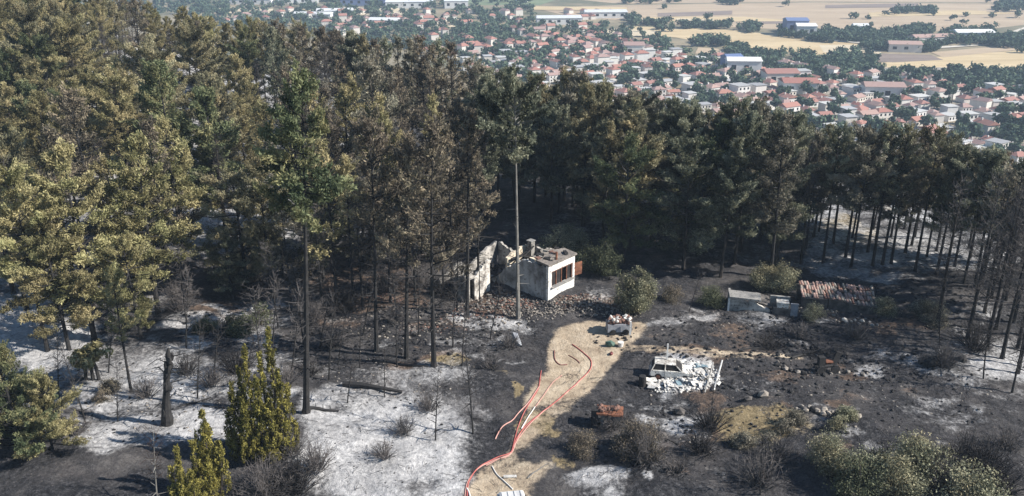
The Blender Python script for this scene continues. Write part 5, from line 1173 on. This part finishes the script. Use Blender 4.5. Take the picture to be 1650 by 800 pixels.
# larger halls and farm sheds
for px, py, w_, d_, h_, wm, rm, lab in [
    (660, 12, 56, 18, 7, 'hall_white', 'hall_roof', 'long white factory hall at the top left of the plain'), (735, 12, 28, 16, 8, 'hall_white', 'hall_white', 'white factory hall right of the longest one'), (590, 8, 60, 16, 8, 'hall_blue', 'hall_roof', 'low blue-grey hall left of the factory halls'),
    (900, 38, 46, 14, 6, 'hall_white', 'hall_roof', 'long pale hall with white roof above the town'), (975, 28, 46, 14, 6, 'hall_white', 'hall_roof', 'pale hall on the field edge right of the long one'), (1280, 55, 20, 16, 13, 'hall_blue', 'hall_blue', 'blue silo block beside white shed on the fields'),
    (1296, 57, 18, 14, 9, 'hall_white', 'hall_white', 'white shed right of the blue block on the fields'), (1565, 64, 34, 14, 7, 'hall_white', 'hall_white', 'white barn in the dark trees at the upper right'), (1455, 82, 26, 12, 6, 'town_wall', 'town_roof_faded', 'pink farm shed below the upper right trees'),
    (1500, 68, 40, 12, 5, 'town_wall', 'town_roof_faded', 'long reddish barn among the upper right trees'), (1178, 114, 12, 14, 10, 'hall_blue', 'hall_blue', 'blue-walled block at the town edge'), (1196, 117, 24, 12, 9, 'hall_white', 'hall_white', 'large white building right of the blue block at town edge'),
    (1385, 50, 14, 9, 5, 'hall_white', 'hall_white', 'small white shed by the middle tree belt'), (1020, 90, 16, 12, 9, 'town_wall', 'town_roof_faded', 'tall pale block at the upper town edge'), (540, 24, 40, 12, 5, 'hall_white', 'hall_roof', 'low white shed beside the pale left field'),
    (480, 5, 50, 14, 6, 'hall_white', 'hall_roof', 'white shed row at the top left'), (400, 6, 60, 12, 6, 'hall_white', 'hall_white', 'leftmost white shed seen over the treetops'), (505, 30, 40, 12, 5, 'hall_white', 'hall_roof', 'low white shed just above the treetops at left'),
    (620, 40, 30, 12, 5, 'hall_white', 'hall_roof', 'white shed in the trees left of the town'), (1285, 148, 22, 16, 7, 'town_wall', 'town_roof_red', 'large house with bright red roof in the middle of town'), (1255, 132, 22, 16, 7, 'town_wall', 'town_roof_red', 'large orange-roofed house behind the bright red one'),
    (840, 3, 16, 10, 6, 'hall_white', 'hall_white', 'small white building at the top above the green field'), (1420, 158, 24, 12, 8, 'town_wall', 'town_roof_faded', 'long pink-roofed apartment row in the right of town')]:
    q = gp(px, py, PLAIN); t = thing('hall' if 'house' not in lab else 'large_house', lab, 'building', q, R(rng.uniform(-8, 14)))
    mb = MB(); mb.prism([(-w_/2, -d_/2), (w_/2, -d_/2), (w_/2, d_/2), (-w_/2, d_/2)], -1.5, h_); wl = mb.build('wall', wm, t)
    mb = MB(); e = .6; W, D = w_/2+e, d_/2+e
    mb.add([(-W, -D, h_+.02), (W, -D, h_+.02), (W, D, h_+.02), (-W, D, h_+.02), (-W*.97, 0, h_+2.2), (W*.97, 0, h_+2.2)], [(0, 1, 5, 4), (2, 3, 4, 5), (1, 2, 5), (3, 0, 4), (0, 3, 2, 1)]); mb.build('roof', rm, t)
    for k in range(int(w_//9)):
        mb = MB(); mb.box((-w_/2+4.5+9*k, -d_/2-.04, h_*.5), (3.2, .1, h_*.38)); mb.build('window', 'glass_dark', wl)
# town trees: low crowns of leaf faces on short trunks
def town_tree(seed, Rr, Hh, n, per, size):
    g = random.Random(seed); C = []; Rd = []
    for _ in range(n):
        an = g.uniform(0, 6.28); el = math.asin(g.uniform(-.5, 1)); u = g.random()**.5
        C.append((math.cos(an)*math.cos(el)*u*Rr*.75, math.sin(an)*math.cos(el)*u*Rr*.75, Hh*.58+math.sin(el)*u*Hh*.34)); Rd.append(Rr*.42*g.uniform(.7, 1.2))
    mb = MB(); mb.tube([(0, 0, -.5), (0, 0, Hh*.5)], [.3, .15], 5); return mb.mesh('town_trunk'), leaves('town_crown', C, Rd, per, size, seed, .85, .7, .55)
for k, a in enumerate([(71, 3.2, 6.5, 12, 26, .75), (72, 2.6, 8.0, 12, 26, .7), (73, 4.0, 7.0, 15, 26, .85), (74, 1.7, 9.5, 10, 24, .6)]): PR['town_%d' % k] = town_tree(*a)
g = random.Random(62); tp = []
for (x_, y_) in spots: tp.append((x_+g.uniform(-4, 4), y_+g.uniform(-4, 4)))
for _ in range(4000):
    if len(tp) >= 640: break
    px, py = g.uniform(690, 1660), g.uniform(62, 290)
    if not shown(px, py) or not bool(in_poly(np.array([px]), np.array([py]), TOWN)[0]): continue
    q = gp(px, py, PLAIN)
    if any((q.x-o.location.x)**2+(q.y-o.location.y)**2 < 60 for o, _ in hs): continue
    tp.append((q.x, q.y))
tp.sort(key=lambda a: a[1]); tt = []; mass = []
for (x_, y_) in tp:
    if len(tt) < 290:
        k = g.choice([0, 0, 1, 2, 2, 3]); o = plant('town_%d' % k, 'town_tree', (x_, y_, PLAIN-.4), g.uniform(.8, 1.35), 'leaves_town', 'bark_scorched'); tt.append((o, ['round green tree', 'upright green tree', 'broad green tree', 'narrow green tree'][k]))
    else: mass.append((x_, y_))
rank(tt, 'among the near houses', 'tree', 'trees among the town houses', 19)
# belts of far trees, one mass
BELTS = [([(110, -24), (345, -24), (345, 28), (110, 20)], 190), ([(280, -6), (700, -10), (860, -4), (860, 60), (760, 78), (690, 95), (560, 66), (340, 45)], 720), ([(860, 40), (1080, 44), (1110, 100), (960, 74), (870, 62)], 70), ([(1320, 52), (1480, 54), (1500, 70), (1320, 68)], 130), ([(1455, 48), (1500, 46), (1500, 66), (1450, 66)], 50), ([(1518, 52), (1600, 50), (1605, 72), (1520, 72)], 110), ([(1600, 62), (1665, 58), (1665, 78), (1600, 78)], 90),
         ([(1100, 42), (1175, 42), (1175, 47), (1100, 47)], 40), ([(1200, 42), (1225, 42), (1225, 53), (1200, 53)], 16), ([(1255, 48), (1290, 46), (1290, 62), (1255, 60)], 34), ([(1120, 66), (1170, 68), (1170, 76), (1120, 74)], 36), ([(1175, 78), (1210, 78), (1210, 92), (1175, 92)], 30), ([(1220, 86), (1420, 88), (1430, 112), (1290, 122), (1200, 104)], 90), ([(1540, 118), (1610, 114), (1665, 122), (1665, 160), (1540, 142)], 90), ([(1380, 78), (1400, 76), (1520, 76), (1500, 84), (1420, 82)], 70),
         ([(1600, 6), (1665, 4), (1665, 18), (1600, 20)], 60), ([(1160, 0), (1195, 0), (1195, 8), (1160, 8)], 24), ([(1440, 18), (1515, 18), (1515, 22), (1440, 22)], 22), ([(1000, 0), (1100, 0), (1100, 6), (1000, 6)], 30), ([(1040, 36), (1075, 36), (1075, 41), (1040, 41)], 18), ([(1010, 30), (1030, 30), (1030, 40), (1010, 40)], 14), ([(1020, 8), (1660, 4), (1660, 90), (1100, 60)], 24), ([(1310, 100), (1400, 100), (1400, 112), (1310, 115)], 60), ([(1290, 56), (1420, 58), (1420, 66), (1290, 66)], 60)]
for poly, n in BELTS:
    xs = [a for a, _ in poly]; ys = [b for _, b in poly]; c = 0
    for _ in range(n*8):
        if c >= n: break
        px, py = g.uniform(min(xs), max(xs)), g.uniform(min(ys), max(ys))
        if not bool(in_poly(np.array([px]), np.array([py]), poly)[0]) or not shown(px, py): continue
        q = gp(px, py, PLAIN); mass.append((q.x, q.y)); c += 1
n = len(mass); Cc = []; Rd = []
for (x_, y_) in mass:
    R_ = g.uniform(2.6, 5.0)
    for _ in range(4): Cc.append((x_+g.gauss(0, R_*.42), y_+g.gauss(0, R_*.42), PLAIN+R_*g.uniform(.45, 1.25))); Rd.append(R_*g.uniform(.5, .8))
stuff(link('far_woods', leaves('far_woods', Cc, Rd, 20, 1.15, 63, .85, .75, .5), 'leaves_town'), 'blue-green far woods and tree belts on the plain', 'woods')
print('mass', n)

# ------------------------------------------------------------------ haze over hill and plain
mb = MB(); mb.box((0, 1900, (PLAIN-2+70)/2), (5200, 4400, 70-(PLAIN-2)))
hz = mb.build('haze', 'void'); hz['kind'] = 'stuff'; hz['label'] = 'thin blue summer haze over the plain'; hz['category'] = 'haze'
m = bpy.data.materials.new('haze'); m.use_nodes = True; nt = m.node_tree; nt.nodes.clear()
out = nt.nodes.new('ShaderNodeOutputMaterial'); pv = nt.nodes.new('ShaderNodeVolumePrincipled')
pv.inputs['Color'].default_value = (0.62, 0.78, 1.0, 1); pv.inputs['Density'].default_value = 0.00024; pv.inputs['Anisotropy'].default_value = 0.0
nt.links.new(pv.outputs[0], out.inputs['Volume']); hz.material_slots[0].material = m

print('built in', time.time()-_T0)
